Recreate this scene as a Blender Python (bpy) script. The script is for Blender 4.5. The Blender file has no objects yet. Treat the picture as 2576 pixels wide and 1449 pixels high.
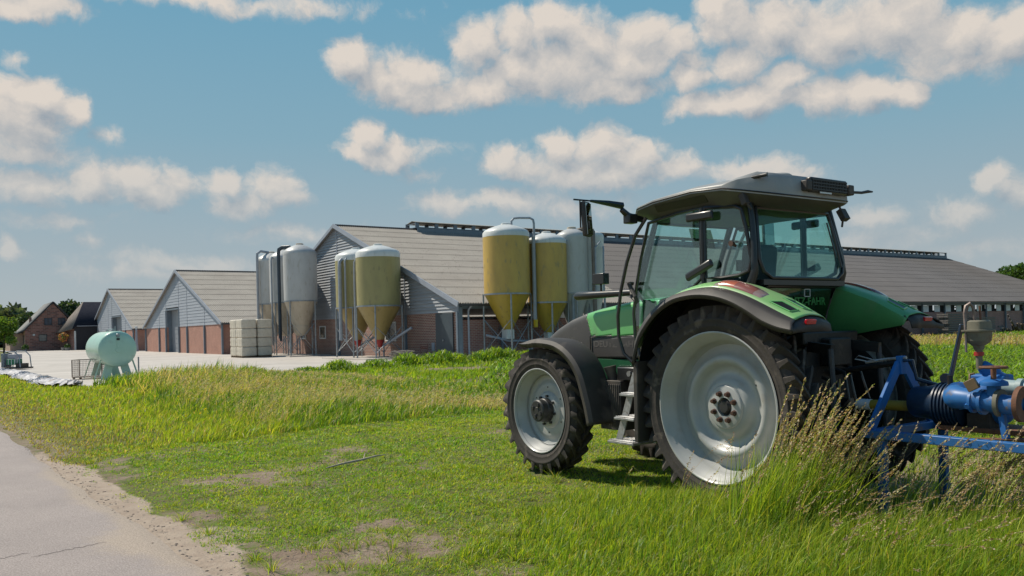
import bpy, bmesh, math, random
import numpy as np
from mathutils import Vector, Matrix
random.seed(7)
RNG = np.random.default_rng(11)
S = bpy.context.scene
R = math.radians
PI = math.pi
# ------------------------------------------------------------------ camera
CAM_H = 1.72
cd = bpy.data.cameras.new('camera'); cam = bpy.data.objects.new('camera', cd)
S.collection.objects.link(cam); S.camera = cam
cam.location = (0, 0, CAM_H)
cam.rotation_euler = (R(90), R(1.375), 0)
cd.sensor_width = 36; cd.lens = 2150 / 2592 * 36
cd.shift_y = 102 / 2592
cd.clip_start = 0.1; cd.clip_end = 3000
# ------------------------------------------------------------------ exposure
S.render.engine = 'CYCLES'
S.render.resolution_x = 1024; S.render.resolution_y = 576
S.view_settings.view_transform = 'Standard'; S.view_settings.look = 'None'
S.view_settings.exposure = 0.0; S.view_settings.gamma = 1
S.cycles.max_bounces = 8; S.cycles.transparent_max_bounces = 16
S.cycles.diffuse_bounces = 3; S.cycles.glossy_bounces = 3
# ------------------------------------------------------------------ sun
SUN_EL = 50.0
SUN_DIR = Vector((-.865, .50, 0)).normalized() * math.cos(R(SUN_EL)) + Vector((0, 0, math.sin(R(SUN_EL))))
sl = bpy.data.lights.new('sun', 'SUN'); sun = bpy.data.objects.new('sun', sl)
S.collection.objects.link(sun)
sl.energy = 5.0; sl.angle = R(0.55); sl.color = (1.0, .925, .79)
sun.rotation_euler = SUN_DIR.to_track_quat('Z', 'Y').to_euler()
sun.location = (-40, 20, 60)
# ------------------------------------------------------------------ sky: physical sky with procedural cumulus
W = bpy.data.worlds.new('World'); S.world = W; W.use_nodes = True
nt = W.node_tree; nt.nodes.clear()
def pix_dir(px, py):
    th = math.atan(.024); dx = px - 1296; dy = 831 - py
    u = (dx * math.cos(th) + dy * math.sin(th)) / 2150; v = (-dx * math.sin(th) + dy * math.cos(th)) / 2150
    return math.atan2(u, 1), math.atan2(v, math.hypot(u, 1))
CL = [  # compass bearing / elevation given through the picture's own angles: x, y, rx, ry, strength
 (885,160,62,52,1),(960,200,80,50,1),(1040,185,85,60,1),(1060,238,130,38,1),(1220,115,75,75,1),(1300,85,80,62,1),
 (1410,72,80,62,1),(1500,110,95,70,1),(1620,90,85,56,1),(1400,175,240,80,1),(1600,155,120,65,1),(1200,230,120,48,1),
 (1560,220,150,38,.9),(1710,112,62,48,1),(1765,150,45,36,.7),(1850,55,100,70,1),(1960,70,130,85,1),
 (2110,85,160,85,1),(2260,60,160,95,1),(2400,85,160,90,1),(2560,100,130,95,1),(1820,15,60,45,.9),(2440,150,200,50,.7),
 (1760,192,64,38,.9),(1865,165,72,52,1),(1990,200,76,48,1),(1795,268,120,34,1),(1900,252,130,45,1),(2060,245,160,46,1),
 (2190,250,120,42,1),(2300,245,55,38,1),(930,350,55,42,1),(1000,375,64,38,1),(905,388,52,32,1),(960,395,90,32,.9),
 (1270,398,55,38,1),(1420,378,56,50,1),(1530,368,68,52,1),(1600,400,88,50,1),(1450,432,130,48,.9),(1705,422,80,38,.9),
 (1330,424,80,34,.8),(1560,445,180,36,.8),(1900,435,130,36,.85),(2005,445,90,32,.75),(90,240,90,56,1),(55,300,125,90,1),
 (175,275,55,50,.9),(60,375,160,46,.7),(262,345,50,30,.45),(70,150,36,24,.45),(60,465,115,50,.9),(235,470,68,52,1),
 (335,455,100,52,1),(385,492,90,40,1),(560,455,62,34,.7),(680,470,70,54,.85),(620,512,105,38,.8),(725,500,60,28,.7),
 (445,465,66,42,.9),(30,640,46,34,.8),(240,615,45,24,.45),(480,672,250,34,.55),(1130,510,110,34,.6),(1300,512,150,40,.65),
 (1470,522,120,34,.6),(350,700,230,26,.45),(2520,452,66,44,.95),(2575,474,56,40,.9),(2200,552,90,38,.65),(2310,585,110,32,.5),
 (2425,545,105,40,.7),(2200,600,190,38,.55),(730,590,160,30,.45),(50,8,150,30,.9),(450,-6,520,30,.6),(1100,375,60,24,.4),
 (2480,620,160,30,.4),(150,560,150,26,.4),(1060,440,70,24,.35)]
def nd(t, tree=None, **kw):
    n = (tree or nt).nodes.new(t)
    for k, v in kw.items(): setattr(n, k, v)
    return n
g = bpy.data.node_groups.new('cloud_density', 'ShaderNodeTree')
g.interface.new_socket('P', in_out='INPUT', socket_type='NodeSocketVector')
g.interface.new_socket('D', in_out='OUTPUT', socket_type='NodeSocketFloat'); g.interface.new_socket('S', in_out='OUTPUT', socket_type='NodeSocketFloat')
gi = nd('NodeGroupInput', g); go = nd('NodeGroupOutput', g)
no = nd('ShaderNodeTexNoise', g); no.inputs['Scale'].default_value = 16; no.inputs['Detail'].default_value = 5; no.inputs['Roughness'].default_value = .58
g.links.new(gi.outputs[0], no.inputs['Vector'])
m1 = nd('ShaderNodeVectorMath', g, operation='SUBTRACT'); m1.inputs[1].default_value = (.5, .5, .5)
g.links.new(no.outputs['Color'], m1.inputs[0])
m2 = nd('ShaderNodeVectorMath', g, operation='MULTIPLY'); m2.inputs[1].default_value = (.06, .045, 0)
g.links.new(m1.outputs[0], m2.inputs[0])
wp = nd('ShaderNodeVectorMath', g, operation='ADD'); g.links.new(gi.outputs[0], wp.inputs[0]); g.links.new(m2.outputs[0], wp.inputs[1])
acc = None
for (px, py, rx, ry, st) in CL:
    a, e = pix_dir(px, py); ax, _ = pix_dir(px + rx, py); _, ey = pix_dir(px, py - ry)
    ra, re = max(ax - a, .005), max(ey - e, .004)
    k = nd('ShaderNodeVectorMath', g, operation='MULTIPLY_ADD')
    k.inputs[1].default_value = (1 / ra, 1 / re, 0); k.inputs[2].default_value = (-a / ra, -e / re, 0)
    g.links.new(wp.outputs[0], k.inputs[0])
    l = nd('ShaderNodeVectorMath', g, operation='LENGTH'); g.links.new(k.outputs[0], l.inputs[0])
    f = nd('ShaderNodeMath', g, operation='MULTIPLY_ADD'); f.inputs[1].default_value = -st * .8; f.inputs[2].default_value = st * 1.05
    g.links.new(l.outputs['Value'], f.inputs[0])
    if acc is None: acc = f
    else:
        mx = nd('ShaderNodeMath', g, operation='SMOOTH_MAX'); mx.inputs[2].default_value = .12
        g.links.new(acc.outputs[0], mx.inputs[0]); g.links.new(f.outputs[0], mx.inputs[1]); acc = mx
n2 = nd('ShaderNodeTexNoise', g); n2.inputs['Scale'].default_value = 26; n2.inputs['Detail'].default_value = 8; n2.inputs['Roughness'].default_value = .64
g.links.new(wp.outputs[0], n2.inputs['Vector'])
na = nd('ShaderNodeMath', g, operation='MULTIPLY_ADD'); na.inputs[1].default_value = 1.2; na.inputs[2].default_value = -.55
g.links.new(n2.outputs['Fac'], na.inputs[0])
ad = nd('ShaderNodeMath', g, operation='ADD'); g.links.new(acc.outputs[0], ad.inputs[0]); g.links.new(na.outputs[0], ad.inputs[1])
g.links.new(ad.outputs[0], go.inputs[0])
sf = nd('ShaderNodeMath', g, operation='MULTIPLY_ADD'); sf.inputs[1].default_value = 1.5; g.links.new(n2.outputs['Fac'], sf.inputs[0]); g.links.new(acc.outputs[0], sf.inputs[2]); g.links.new(sf.outputs[0], go.inputs[1])
L = nt.links.new
tc = nd('ShaderNodeTexCoord'); sx = nd('ShaderNodeSeparateXYZ'); L(tc.outputs['Generated'], sx.inputs[0])
az = nd('ShaderNodeMath', operation='ARCTAN2'); L(sx.outputs['X'], az.inputs[0]); L(sx.outputs['Y'], az.inputs[1])
el = nd('ShaderNodeMath', operation='ARCSINE'); L(sx.outputs['Z'], el.inputs[0])
cv = nd('ShaderNodeCombineXYZ'); L(az.outputs[0], cv.inputs[0]); L(el.outputs[0], cv.inputs[1])
g1 = nd('ShaderNodeGroup'); g1.node_tree = g; L(cv.outputs[0], g1.inputs[0])
of = nd('ShaderNodeVectorMath', operation='ADD'); of.inputs[1].default_value = (-.010, .022, 0); L(cv.outputs[0], of.inputs[0])
g2 = nd('ShaderNodeGroup'); g2.node_tree = g; L(of.outputs[0], g2.inputs[0])
al = nd('ShaderNodeMapRange', interpolation_type='SMOOTHSTEP'); al.inputs['From Min'].default_value = .02; al.inputs['From Max'].default_value = .62
L(g1.outputs[0], al.inputs['Value'])
df = nd('ShaderNodeMath', operation='SUBTRACT'); L(g1.outputs[1], df.inputs[0]); L(g2.outputs[1], df.inputs[1])
lt = nd('ShaderNodeMapRange', interpolation_type='LINEAR'); lt.inputs['From Min'].default_value = -.85; lt.inputs['From Max'].default_value = .62
L(df.outputs[0], lt.inputs['Value'])
cc = nd('ShaderNodeMixRGB'); cc.inputs[1].default_value = (.27, .335, .40, 1); cc.inputs[2].default_value = (.72, .655, .59, 1); L(lt.outputs[0], cc.inputs[0])
sky = nd('ShaderNodeTexSky', sky_type='NISHITA'); sky.sun_disc = False; sky.sun_elevation = R(SUN_EL)
sky.sun_rotation = math.atan2(SUN_DIR.x, SUN_DIR.y); sky.air_density = 1.0; sky.dust_density = .6; sky.ozone_density = 1.5
sm = nd('ShaderNodeMixRGB', blend_type='MULTIPLY'); sm.inputs[0].default_value = 1; sm.inputs[2].default_value = (.06, .06, .06, 1); L(sky.outputs[0], sm.inputs[1])
er = nd('ShaderNodeValToRGB'); L(el.outputs[0], er.inputs[0]); cr_ = er.color_ramp     # clear-air colour by height above the horizon
for i, (pos, c) in enumerate(((0.0, (.43, .475, .50, 1)), (.10, (.35, .44, .49, 1)), (.22, (.235, .41, .51, 1)), (.36, (.165, .375, .515, 1)), (.9, (.06, .17, .36, 1)))):
    e_ = cr_.elements[i] if i < 2 else cr_.elements.new(pos)
    e_.position = pos; e_.color = c
sk = nd('ShaderNodeMixRGB'); sk.inputs[0].default_value = .92; L(sm.outputs[0], sk.inputs[1]); L(er.outputs[0], sk.inputs[2])
fa_ = nd('ShaderNodeMapRange', interpolation_type='SMOOTHSTEP'); fa_.inputs['From Min'].default_value = .03; fa_.inputs['From Max'].default_value = .24; fa_.inputs['To Min'].default_value = .38; fa_.inputs['To Max'].default_value = 1.0; L(el.outputs[0], fa_.inputs['Value'])   # low clouds sink into the haze
am_ = nd('ShaderNodeMath', operation='MULTIPLY'); L(al.outputs[0], am_.inputs[0]); L(fa_.outputs[0], am_.inputs[1])
mx = nd('ShaderNodeMixRGB'); L(am_.outputs[0], mx.inputs[0]); L(sk.outputs[0], mx.inputs[1]); L(cc.outputs[0], mx.inputs[2])
bg = nd('ShaderNodeBackground'); bg.inputs[1].default_value = 1.0; L(mx.outputs[0], bg.inputs[0])
wo = nd('ShaderNodeOutputWorld'); L(bg.outputs[0], wo.inputs[0])
W.cycles.sampling_method = 'MANUAL'; W.cycles.sample_map_resolution = 512
# ================================================================== helpers
def tag(o, label=None, cat=None, group=None, kind=None):
    if label: o['label'] = label
    if cat: o['category'] = cat
    if group: o['group'] = group
    if kind: o['kind'] = kind
    return o
def empty(name, loc, rz=0):
    o = bpy.data.objects.new(name, None); S.collection.objects.link(o)
    o.location = loc; o.rotation_euler = (0, 0, rz); o.empty_display_size = .3
    return o
def thing(name, label, cat, loc, rz=0, group=None):
    return tag(empty(name, loc, rz), label, cat, group)
def dup(root):
    r = root.copy(); S.collection.objects.link(r)
    for ch in list(root.children):
        c = ch.copy(); S.collection.objects.link(c); c.parent = r
        for q in ch.children:
            d = q.copy(); S.collection.objects.link(d); d.parent = c
    return r
class MB:
    def __init__(s): s.v = []; s.f = []; s.sm = []
    def add(s, vs, fs, smooth=False, mat=None):
        b = len(s.v)
        for p in vs:
            p = Vector(p)
            if mat is not None: p = mat @ p
            s.v.append(p[:])
        for f in fs: s.f.append([i + b for i in f]); s.sm.append(smooth)
        return s
    def box(s, x0, x1, y0, y1, z0, z1, mat=None):
        v = [(x0,y0,z0),(x1,y0,z0),(x1,y1,z0),(x0,y1,z0),(x0,y0,z1),(x1,y0,z1),(x1,y1,z1),(x0,y1,z1)]
        return s.add(v, [(0,3,2,1),(4,5,6,7),(0,1,5,4),(1,2,6,5),(2,3,7,6),(3,0,4,7)], False, mat)
    def cbox(s, c, sz, rot=None):
        m = Matrix.Translation(c)
        if rot: m = m @ Matrix.Rotation(rot[2], 4, 'Z') @ Matrix.Rotation(rot[1], 4, 'Y') @ Matrix.Rotation(rot[0], 4, 'X')
        a, b, c2 = [q / 2 for q in sz]
        return s.box(-a, a, -b, b, -c2, c2, m)
    def bar(s, p, q, w, h=None, up=(0, 0, 1)):
        p = Vector(p); q = Vector(q); d = q - p; L_ = d.length; d.normalize(); up = Vector(up)
        if abs(d.dot(up)) > .98: up = Vector((1, 0, 0))
        x = d.cross(up).normalized(); z = x.cross(d)
        m = Matrix((x, d, z)).transposed().to_4x4(); m.translation = p
        h = h or w
        return s.box(-w / 2, w / 2, 0, L_, -h / 2, h / 2, m)
    def tube(s, pts, r, n=8, cap=True, flat=1.0):
        pts = [Vector(p) for p in pts]; k = len(pts)
        rs = r if isinstance(r, (list, tuple)) else [r] * k
        prev = None; rings = []
        for i, p in enumerate(pts):
            t = (pts[min(i + 1, k - 1)] - pts[max(i - 1, 0)]).normalized()
            if prev is None:
                u = Vector((0, 0, 1)) if abs(t.z) < .9 else Vector((1, 0, 0))
                x = t.cross(u).normalized()
            else: x = (prev - t * prev.dot(t)).normalized()
            prev = x; y = t.cross(x)
            rings.append([p + (x * math.cos(2 * PI * j / n) + y * math.sin(2 * PI * j / n) * flat) * rs[i] for j in range(n)])
        vs = [v for rg in rings for v in rg]; fs = []
        for i in range(k - 1):
            for j in range(n):
                a = i * n + j; b = i * n + (j + 1) % n
                fs.append((a, b, b + n, a + n))
        s.add(vs, fs, True)
        if cap: s.add(rings[0], [tuple(range(n - 1, -1, -1))]); s.add(rings[-1], [tuple(range(n))])
        return s
    def lathe(s, prof, n=32, mat=None, smooth=True, a0=0, a1=2 * PI):
        full = abs(a1 - a0 - 2 * PI) < 1e-6; m = n if full else n + 1
        vs = []
        for (r, z) in prof:
            for j in range(m):
                a = a0 + (a1 - a0) * j / n; vs.append((r * math.cos(a), r * math.sin(a), z))
        fs = []
        for i in range(len(prof) - 1):
            for j in range(n):
                a = i * m + j; b = i * m + (j + 1) % m
                fs.append((a, b, b + m, a + m))
        return s.add(vs, fs, smooth, mat)
    def prism(s, poly, h0, h1, mat=None, smooth=False):
        n = len(poly)
        vs = [(x, y, h0) for x, y in poly] + [(x, y, h1) for x, y in poly]
        fs = [tuple(range(n - 1, -1, -1)), tuple(range(n, 2 * n))] + [(i, (i + 1) % n, n + (i + 1) % n, n + i) for i in range(n)]
        return s.add(vs, fs, smooth, mat)
    def loft(s, rings, closed=True, smooth=True, cap=False, thick=0):
        n = len(rings[0]); vs = [p for rg in rings for p in rg]; fs = []
        for i in range(len(rings) - 1):
            for j in range(n if closed else n - 1):
                a = i * n + j; b = i * n + (j + 1) % n
                fs.append((a, b, b + n, a + n))
        s.add(vs, fs, smooth)
        if cap: s.add(rings[0], [tuple(range(n - 1, -1, -1))]); s.add(rings[-1], [tuple(range(n))])
        return s
    def build(s, name, m, parent=None, bevel=0, solid=0, subsurf=0, angle=40, offset=0):
        me = bpy.data.meshes.new(name); me.from_pydata(s.v, [], s.f); me.validate()
        me.polygons.foreach_set('use_smooth', s.sm if len(s.sm) == len(me.polygons) else [True] * len(me.polygons))
        bm = bmesh.new(); bm.from_mesh(me); bmesh.ops.remove_doubles(bm, verts=bm.verts, dist=1e-5)
        bmesh.ops.recalc_face_normals(bm, faces=bm.faces); bm.to_mesh(me); bm.free()
        me.materials.append(m)
        o = bpy.data.objects.new(name, me); S.collection.objects.link(o)
        if parent: o.parent = parent
        if solid: k = o.modifiers.new('solid', 'SOLIDIFY'); k.thickness = solid; k.offset = offset
        if bevel: k = o.modifiers.new('bevel', 'BEVEL'); k.width = bevel; k.segments = 2; k.limit_method = 'ANGLE'; k.angle_limit = R(35); k.harden_normals = False
        if subsurf: k = o.modifiers.new('sub', 'SUBSURF'); k.levels = subsurf; k.render_levels = subsurf
        try: me.set_sharp_from_angle(angle=R(angle))
        except Exception: pass
        return o
ROTY = Matrix.Rotation(-PI / 2, 4, 'X')      # lathe axis z -> +y
# ------------------------------------------------------------------ materials
MATS = {}
def rgb(c): return (c[0], c[1], c[2], 1)
def pm(name, c1, c2=None, scale=5, rough=.7, metal=0, bump=0, bscale=None, coat=0, c3=None, s3=40, lo=.35, hi=.65, stretch=(1, 1, 1), spec=.5):
    if name in MATS: return MATS[name]
    m = bpy.data.materials.new(name); m.use_nodes = True; t = m.node_tree; b = t.nodes['Principled BSDF']
    b.inputs['Roughness'].default_value = rough; b.inputs['Metallic'].default_value = metal
    b.inputs['Coat Weight'].default_value = coat; b.inputs['Coat Roughness'].default_value = .15
    b.inputs['Specular IOR Level'].default_value = spec
    if c2 is None: c2 = tuple(x * .78 for x in c1)
    tc = t.nodes.new('ShaderNodeTexCoord'); mp = t.nodes.new('ShaderNodeMapping'); mp.inputs['Scale'].default_value = stretch
    t.links.new(tc.outputs['Object'], mp.inputs[0])
    n = t.nodes.new('ShaderNodeTexNoise'); n.inputs['Scale'].default_value = scale; n.inputs['Detail'].default_value = 6; n.inputs['Roughness'].default_value = .62
    t.links.new(mp.outputs[0], n.inputs['Vector'])
    mr = t.nodes.new('ShaderNodeMapRange'); mr.inputs['From Min'].default_value = lo; mr.inputs['From Max'].default_value = hi
    t.links.new(n.outputs['Fac'], mr.inputs['Value'])
    mx = t.nodes.new('ShaderNodeMixRGB'); mx.inputs[1].default_value = rgb(c1); mx.inputs[2].default_value = rgb(c2)
    t.links.new(mr.outputs[0], mx.inputs[0]); out = mx
    if c3 is not None:
        n3 = t.nodes.new('ShaderNodeTexNoise'); n3.inputs['Scale'].default_value = s3; n3.inputs['Detail'].default_value = 4
        t.links.new(mp.outputs[0], n3.inputs['Vector'])
        r3 = t.nodes.new('ShaderNodeMapRange'); r3.inputs['From Min'].default_value = .58; r3.inputs['From Max'].default_value = .72
        t.links.new(n3.outputs['Fac'], r3.inputs['Value'])
        m3 = t.nodes.new('ShaderNodeMixRGB'); m3.inputs[2].default_value = rgb(c3); t.links.new(r3.outputs[0], m3.inputs[0]); t.links.new(mx.outputs[0], m3.inputs[1]); out = m3
    t.links.new(out.outputs[0], b.inputs['Base Color'])
    if bump:
        nb = t.nodes.new('ShaderNodeTexNoise'); nb.inputs['Scale'].default_value = bscale or scale * 4; nb.inputs['Detail'].default_value = 5
        t.links.new(mp.outputs[0], nb.inputs['Vector'])
        bu = t.nodes.new('ShaderNodeBump'); bu.inputs['Strength'].default_value = min(1, bump); bu.inputs['Distance'].default_value = .01 if bump <= 1 else .01 * bump
        t.links.new(nb.outputs['Fac'], bu.inputs['Height']); t.links.new(bu.outputs[0], b.inputs['Normal'])
    MATS[name] = m; return m
def brick_mat(name, c1, c2, mortar, plane='yz', bw=.22, bh=.065, ms=.012):
    if name in MATS: return MATS[name]
    m = pm(name, c1, c2, 3, .9); t = m.node_tree; b = t.nodes['Principled BSDF']
    tc = t.nodes.new('ShaderNodeTexCoord'); sp = t.nodes.new('ShaderNodeSeparateXYZ'); cb = t.nodes.new('ShaderNodeCombineXYZ')
    t.links.new(tc.outputs['Object'], sp.inputs[0])
    ad = t.nodes.new('ShaderNodeMath'); ad.operation = 'ADD'; t.links.new(sp.outputs['X'], ad.inputs[0]); t.links.new(sp.outputs['Y'], ad.inputs[1])
    t.links.new(ad.outputs[0], cb.inputs[0]); t.links.new(sp.outputs['Z'], cb.inputs[1])
    br = t.nodes.new('ShaderNodeTexBrick'); br.inputs['Scale'].default_value = 1
    br.inputs['Brick Width'].default_value = bw; br.inputs['Row Height'].default_value = bh; br.inputs['Mortar Size'].default_value = ms
    br.inputs['Mortar Smooth'].default_value = .3
    br.inputs['Color1'].default_value = rgb(c1); br.inputs['Color2'].default_value = rgb(c2); br.inputs['Mortar'].default_value = rgb(mortar)
    t.links.new(cb.outputs[0], br.inputs['Vector'])
    n = t.nodes.new('ShaderNodeTexNoise'); n.inputs['Scale'].default_value = 1.1; n.inputs['Detail'].default_value = 6
    t.links.new(tc.outputs['Object'], n.inputs['Vector'])
    mr = t.nodes.new('ShaderNodeMapRange'); mr.inputs['To Min'].default_value = .72; mr.inputs['To Max'].default_value = 1.2; t.links.new(n.outputs['Fac'], mr.inputs['Value'])
    mx = t.nodes.new('ShaderNodeMixRGB'); mx.blend_type = 'MULTIPLY'; mx.inputs[0].default_value = 1
    t.links.new(br.outputs['Color'], mx.inputs[1]); t.links.new(mr.outputs[0], mx.inputs[2]); t.links.new(mx.outputs[0], b.inputs['Base Color'])
    bu = t.nodes.new('ShaderNodeBump'); bu.inputs['Strength'].default_value = .5; bu.inputs['Distance'].default_value = .01; bu.invert = True
    t.links.new(br.outputs['Fac'], bu.inputs['Height']); t.links.new(bu.outputs[0], b.inputs['Normal'])
    return m
def glass_mat(name, tint, refl=.12, rough=.02, gcol=(1, 1, 1)):
    if name in MATS: return MATS[name]
    m = bpy.data.materials.new(name); m.use_nodes = True; t = m.node_tree; t.nodes.clear()
    tr = t.nodes.new('ShaderNodeBsdfTransparent'); tr.inputs[0].default_value = rgb(tint)
    gl = t.nodes.new('ShaderNodeBsdfGlossy'); gl.inputs[0].default_value = rgb(gcol); gl.inputs['Roughness'].default_value = rough
    lw = t.nodes.new('ShaderNodeLayerWeight'); lw.inputs[0].default_value = .5
    fr = t.nodes.new('ShaderNodeMath'); fr.operation = 'POWER'; fr.inputs[1].default_value = 4.0; t.links.new(lw.outputs['Facing'], fr.inputs[0])
    ad = t.nodes.new('ShaderNodeMath'); ad.operation = 'ADD'; ad.inputs[1].default_value = refl; t.links.new(fr.outputs[0], ad.inputs[0])
    mx = t.nodes.new('ShaderNodeMixShader'); t.links.new(ad.outputs[0], mx.inputs[0]); t.links.new(tr.outputs[0], mx.inputs[1]); t.links.new(gl.outputs[0], mx.inputs[2])
    o = t.nodes.new('ShaderNodeOutputMaterial'); t.links.new(mx.outputs[0], o.inputs[0]); MATS[name] = m; return m
def foliage_mat(name, trans=.35, rough=.6, attr='col'):
    if name in MATS: return MATS[name]
    m = bpy.data.materials.new(name); m.use_nodes = True; t = m.node_tree; b = t.nodes['Principled BSDF']
    a = t.nodes.new('ShaderNodeAttribute'); a.attribute_name = attr
    t.links.new(a.outputs['Color'], b.inputs['Base Color']); b.inputs['Roughness'].default_value = rough; b.inputs['Specular IOR Level'].default_value = .35
    tr = t.nodes.new('ShaderNodeBsdfTranslucent')
    hs = t.nodes.new('ShaderNodeMixRGB'); hs.blend_type = 'MULTIPLY'; hs.inputs[0].default_value = 1; hs.inputs[2].default_value = (1.6, 1.5, .55, 1)
    t.links.new(a.outputs['Color'], hs.inputs[1]); t.links.new(hs.outputs[0], tr.inputs[0])
    mx = t.nodes.new('ShaderNodeMixShader'); mx.inputs[0].default_value = trans
    t.links.new(b.outputs[0], mx.inputs[1]); t.links.new(tr.outputs[0], mx.inputs[2]); t.links.new(mx.outputs[0], t.nodes['Material Output'].inputs[0])
    MATS[name] = m; return m
# ------------------------------------------------------------------ numpy noise
def _hash(ix, iy, seed):
    h = (ix.astype(np.int64) * 374761393 + iy.astype(np.int64) * 668265263 + seed * 982451653) & 0xffffffff
    h = ((h ^ (h >> 13)) * 1274126177) & 0xffffffff
    return ((h ^ (h >> 16)) & 0xffff) / 65535.0
def vnoise(x, y, seed=0):
    x = np.asarray(x, float); y = np.asarray(y, float)
    ix = np.floor(x); iy = np.floor(y); fx = x - ix; fy = y - iy
    fx = fx * fx * (3 - 2 * fx); fy = fy * fy * (3 - 2 * fy)
    a = _hash(ix, iy, seed); b = _hash(ix + 1, iy, seed); c = _hash(ix, iy + 1, seed); d = _hash(ix + 1, iy + 1, seed)
    return (a * (1 - fx) + b * fx) * (1 - fy) + (c * (1 - fx) + d * fx) * fy
def fbm(x, y, seed=0, o=4):
    s = 0; a = .5; t = 0
    for i in range(o): s = s + a * vnoise(x * 2 ** i, y * 2 ** i, seed + i * 17); t += a; a *= .55
    return s / t
def sstep(a, b, x): t = np.clip((x - a) / (b - a), 0, 1); return t * t * (3 - 2 * t)
# frames: A runs along the barn ridges, B across them (road and tractor are parallel to B)
AX = np.array((.82171, .56990)); BX = np.array((-.56990, .82171)); P0 = np.array((-3.05, 49.42))
ANG_A = math.atan2(AX[1], AX[0])
E0 = np.array((-9.83, 16.23)); DN = np.array((.796, .605)); DV = np.array((-.605, .796))
def wv(x, y): return (x - E0[0]) * DN[0] + (y - E0[1]) * DN[1], (x - E0[0]) * DV[0] + (y - E0[1]) * DV[1]
def rawmesh(name, co, tris=None, quads=None, col=None, m=None, smooth=True):
    me = bpy.data.meshes.new(name); me.vertices.add(len(co)); me.vertices.foreach_set('co', np.asarray(co, np.float32).ravel())
    idx = []; tot = []
    if tris is not None and len(tris): idx.append(tris.ravel()); tot.append(np.full(len(tris), 3))
    if quads is not None and len(quads): idx.append(quads.ravel()); tot.append(np.full(len(quads), 4))
    idx = np.concatenate(idx).astype(np.int32); tot = np.concatenate(tot).astype(np.int32)
    me.loops.add(len(idx)); me.loops.foreach_set('vertex_index', idx)
    me.polygons.add(len(tot)); st = np.concatenate(([0], np.cumsum(tot)[:-1])).astype(np.int32)
    me.polygons.foreach_set('loop_start', st); me.polygons.foreach_set('loop_total', tot)
    me.polygons.foreach_set('use_smooth', np.full(len(tot), smooth))
    me.update(calc_edges=True)
    if col is not None:
        at = me.color_attributes.new('col', 'FLOAT_COLOR', 'POINT')
        c4 = np.ones((len(co), 4), np.float32); c4[:, :3] = col; at.data.foreach_set('color', c4.ravel())
    if m: me.materials.append(m)
    o = bpy.data.objects.new(name, me); S.collection.objects.link(o); return o
# ================================================================== terrain
def inpoly(x, y, poly):
    x = np.asarray(x); y = np.asarray(y); c = np.zeros(x.shape, bool); n = len(poly); j = n - 1
    for i in range(n):
        xi, yi = poly[i]; xj, yj = poly[j]
        c ^= ((yi > y) != (yj > y)) & (x < (xj - xi) * (y - yi) / ((yj - yi) or 1e-9) + xi); j = i
    return c
YARD = [(-30.5, 47.5), (-26.4, 43.2), (-14.9, 29.6), (-13.2, 30.2), (-11.4, 34.2), (-7.3, 38.6), (-4.4, 42.6), (-1, 45.8), (1.8, 47.6), (6.0, 50.5),
        (14, 56.5), (40, 80), (-60, 170), (-90, 148), (-79.5, 133), (-66, 112), (-48, 82)]
def road_edge(v): return .10 * (fbm(v * .9, v * 0 + 3.1, 5) - .5) + .28 * (fbm(v * .25, v * 0 + 9, 6) - .5)
def gh(x, y):
    w, v = wv(x, y)
    off = sstep(.15, 1.2, w)
    z = (fbm(x * 1.7, y * 1.7, 3) - .5) * .09 + (fbm(x * 6, y * 6, 4) - .5) * .035
    z = z + .22 * np.exp(-(((x + 10.2) / 3.2) ** 2 + ((y - 27.0) / 3.6) ** 2))      # spoil mound under the tall grass
    for c in (4.3, 6.1): z = z - .05 * np.exp(-((w - c - .15 * np.sin(v * .7)) / .22) ** 2) * sstep(-3, -6, v)
    z = z * off - .03 * (1 - off)
    z = np.where(inpoly(x, y, YARD), -.05, z)
    return z
GM = bpy.data.materials.new('ground'); GM.use_nodes = True
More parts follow.
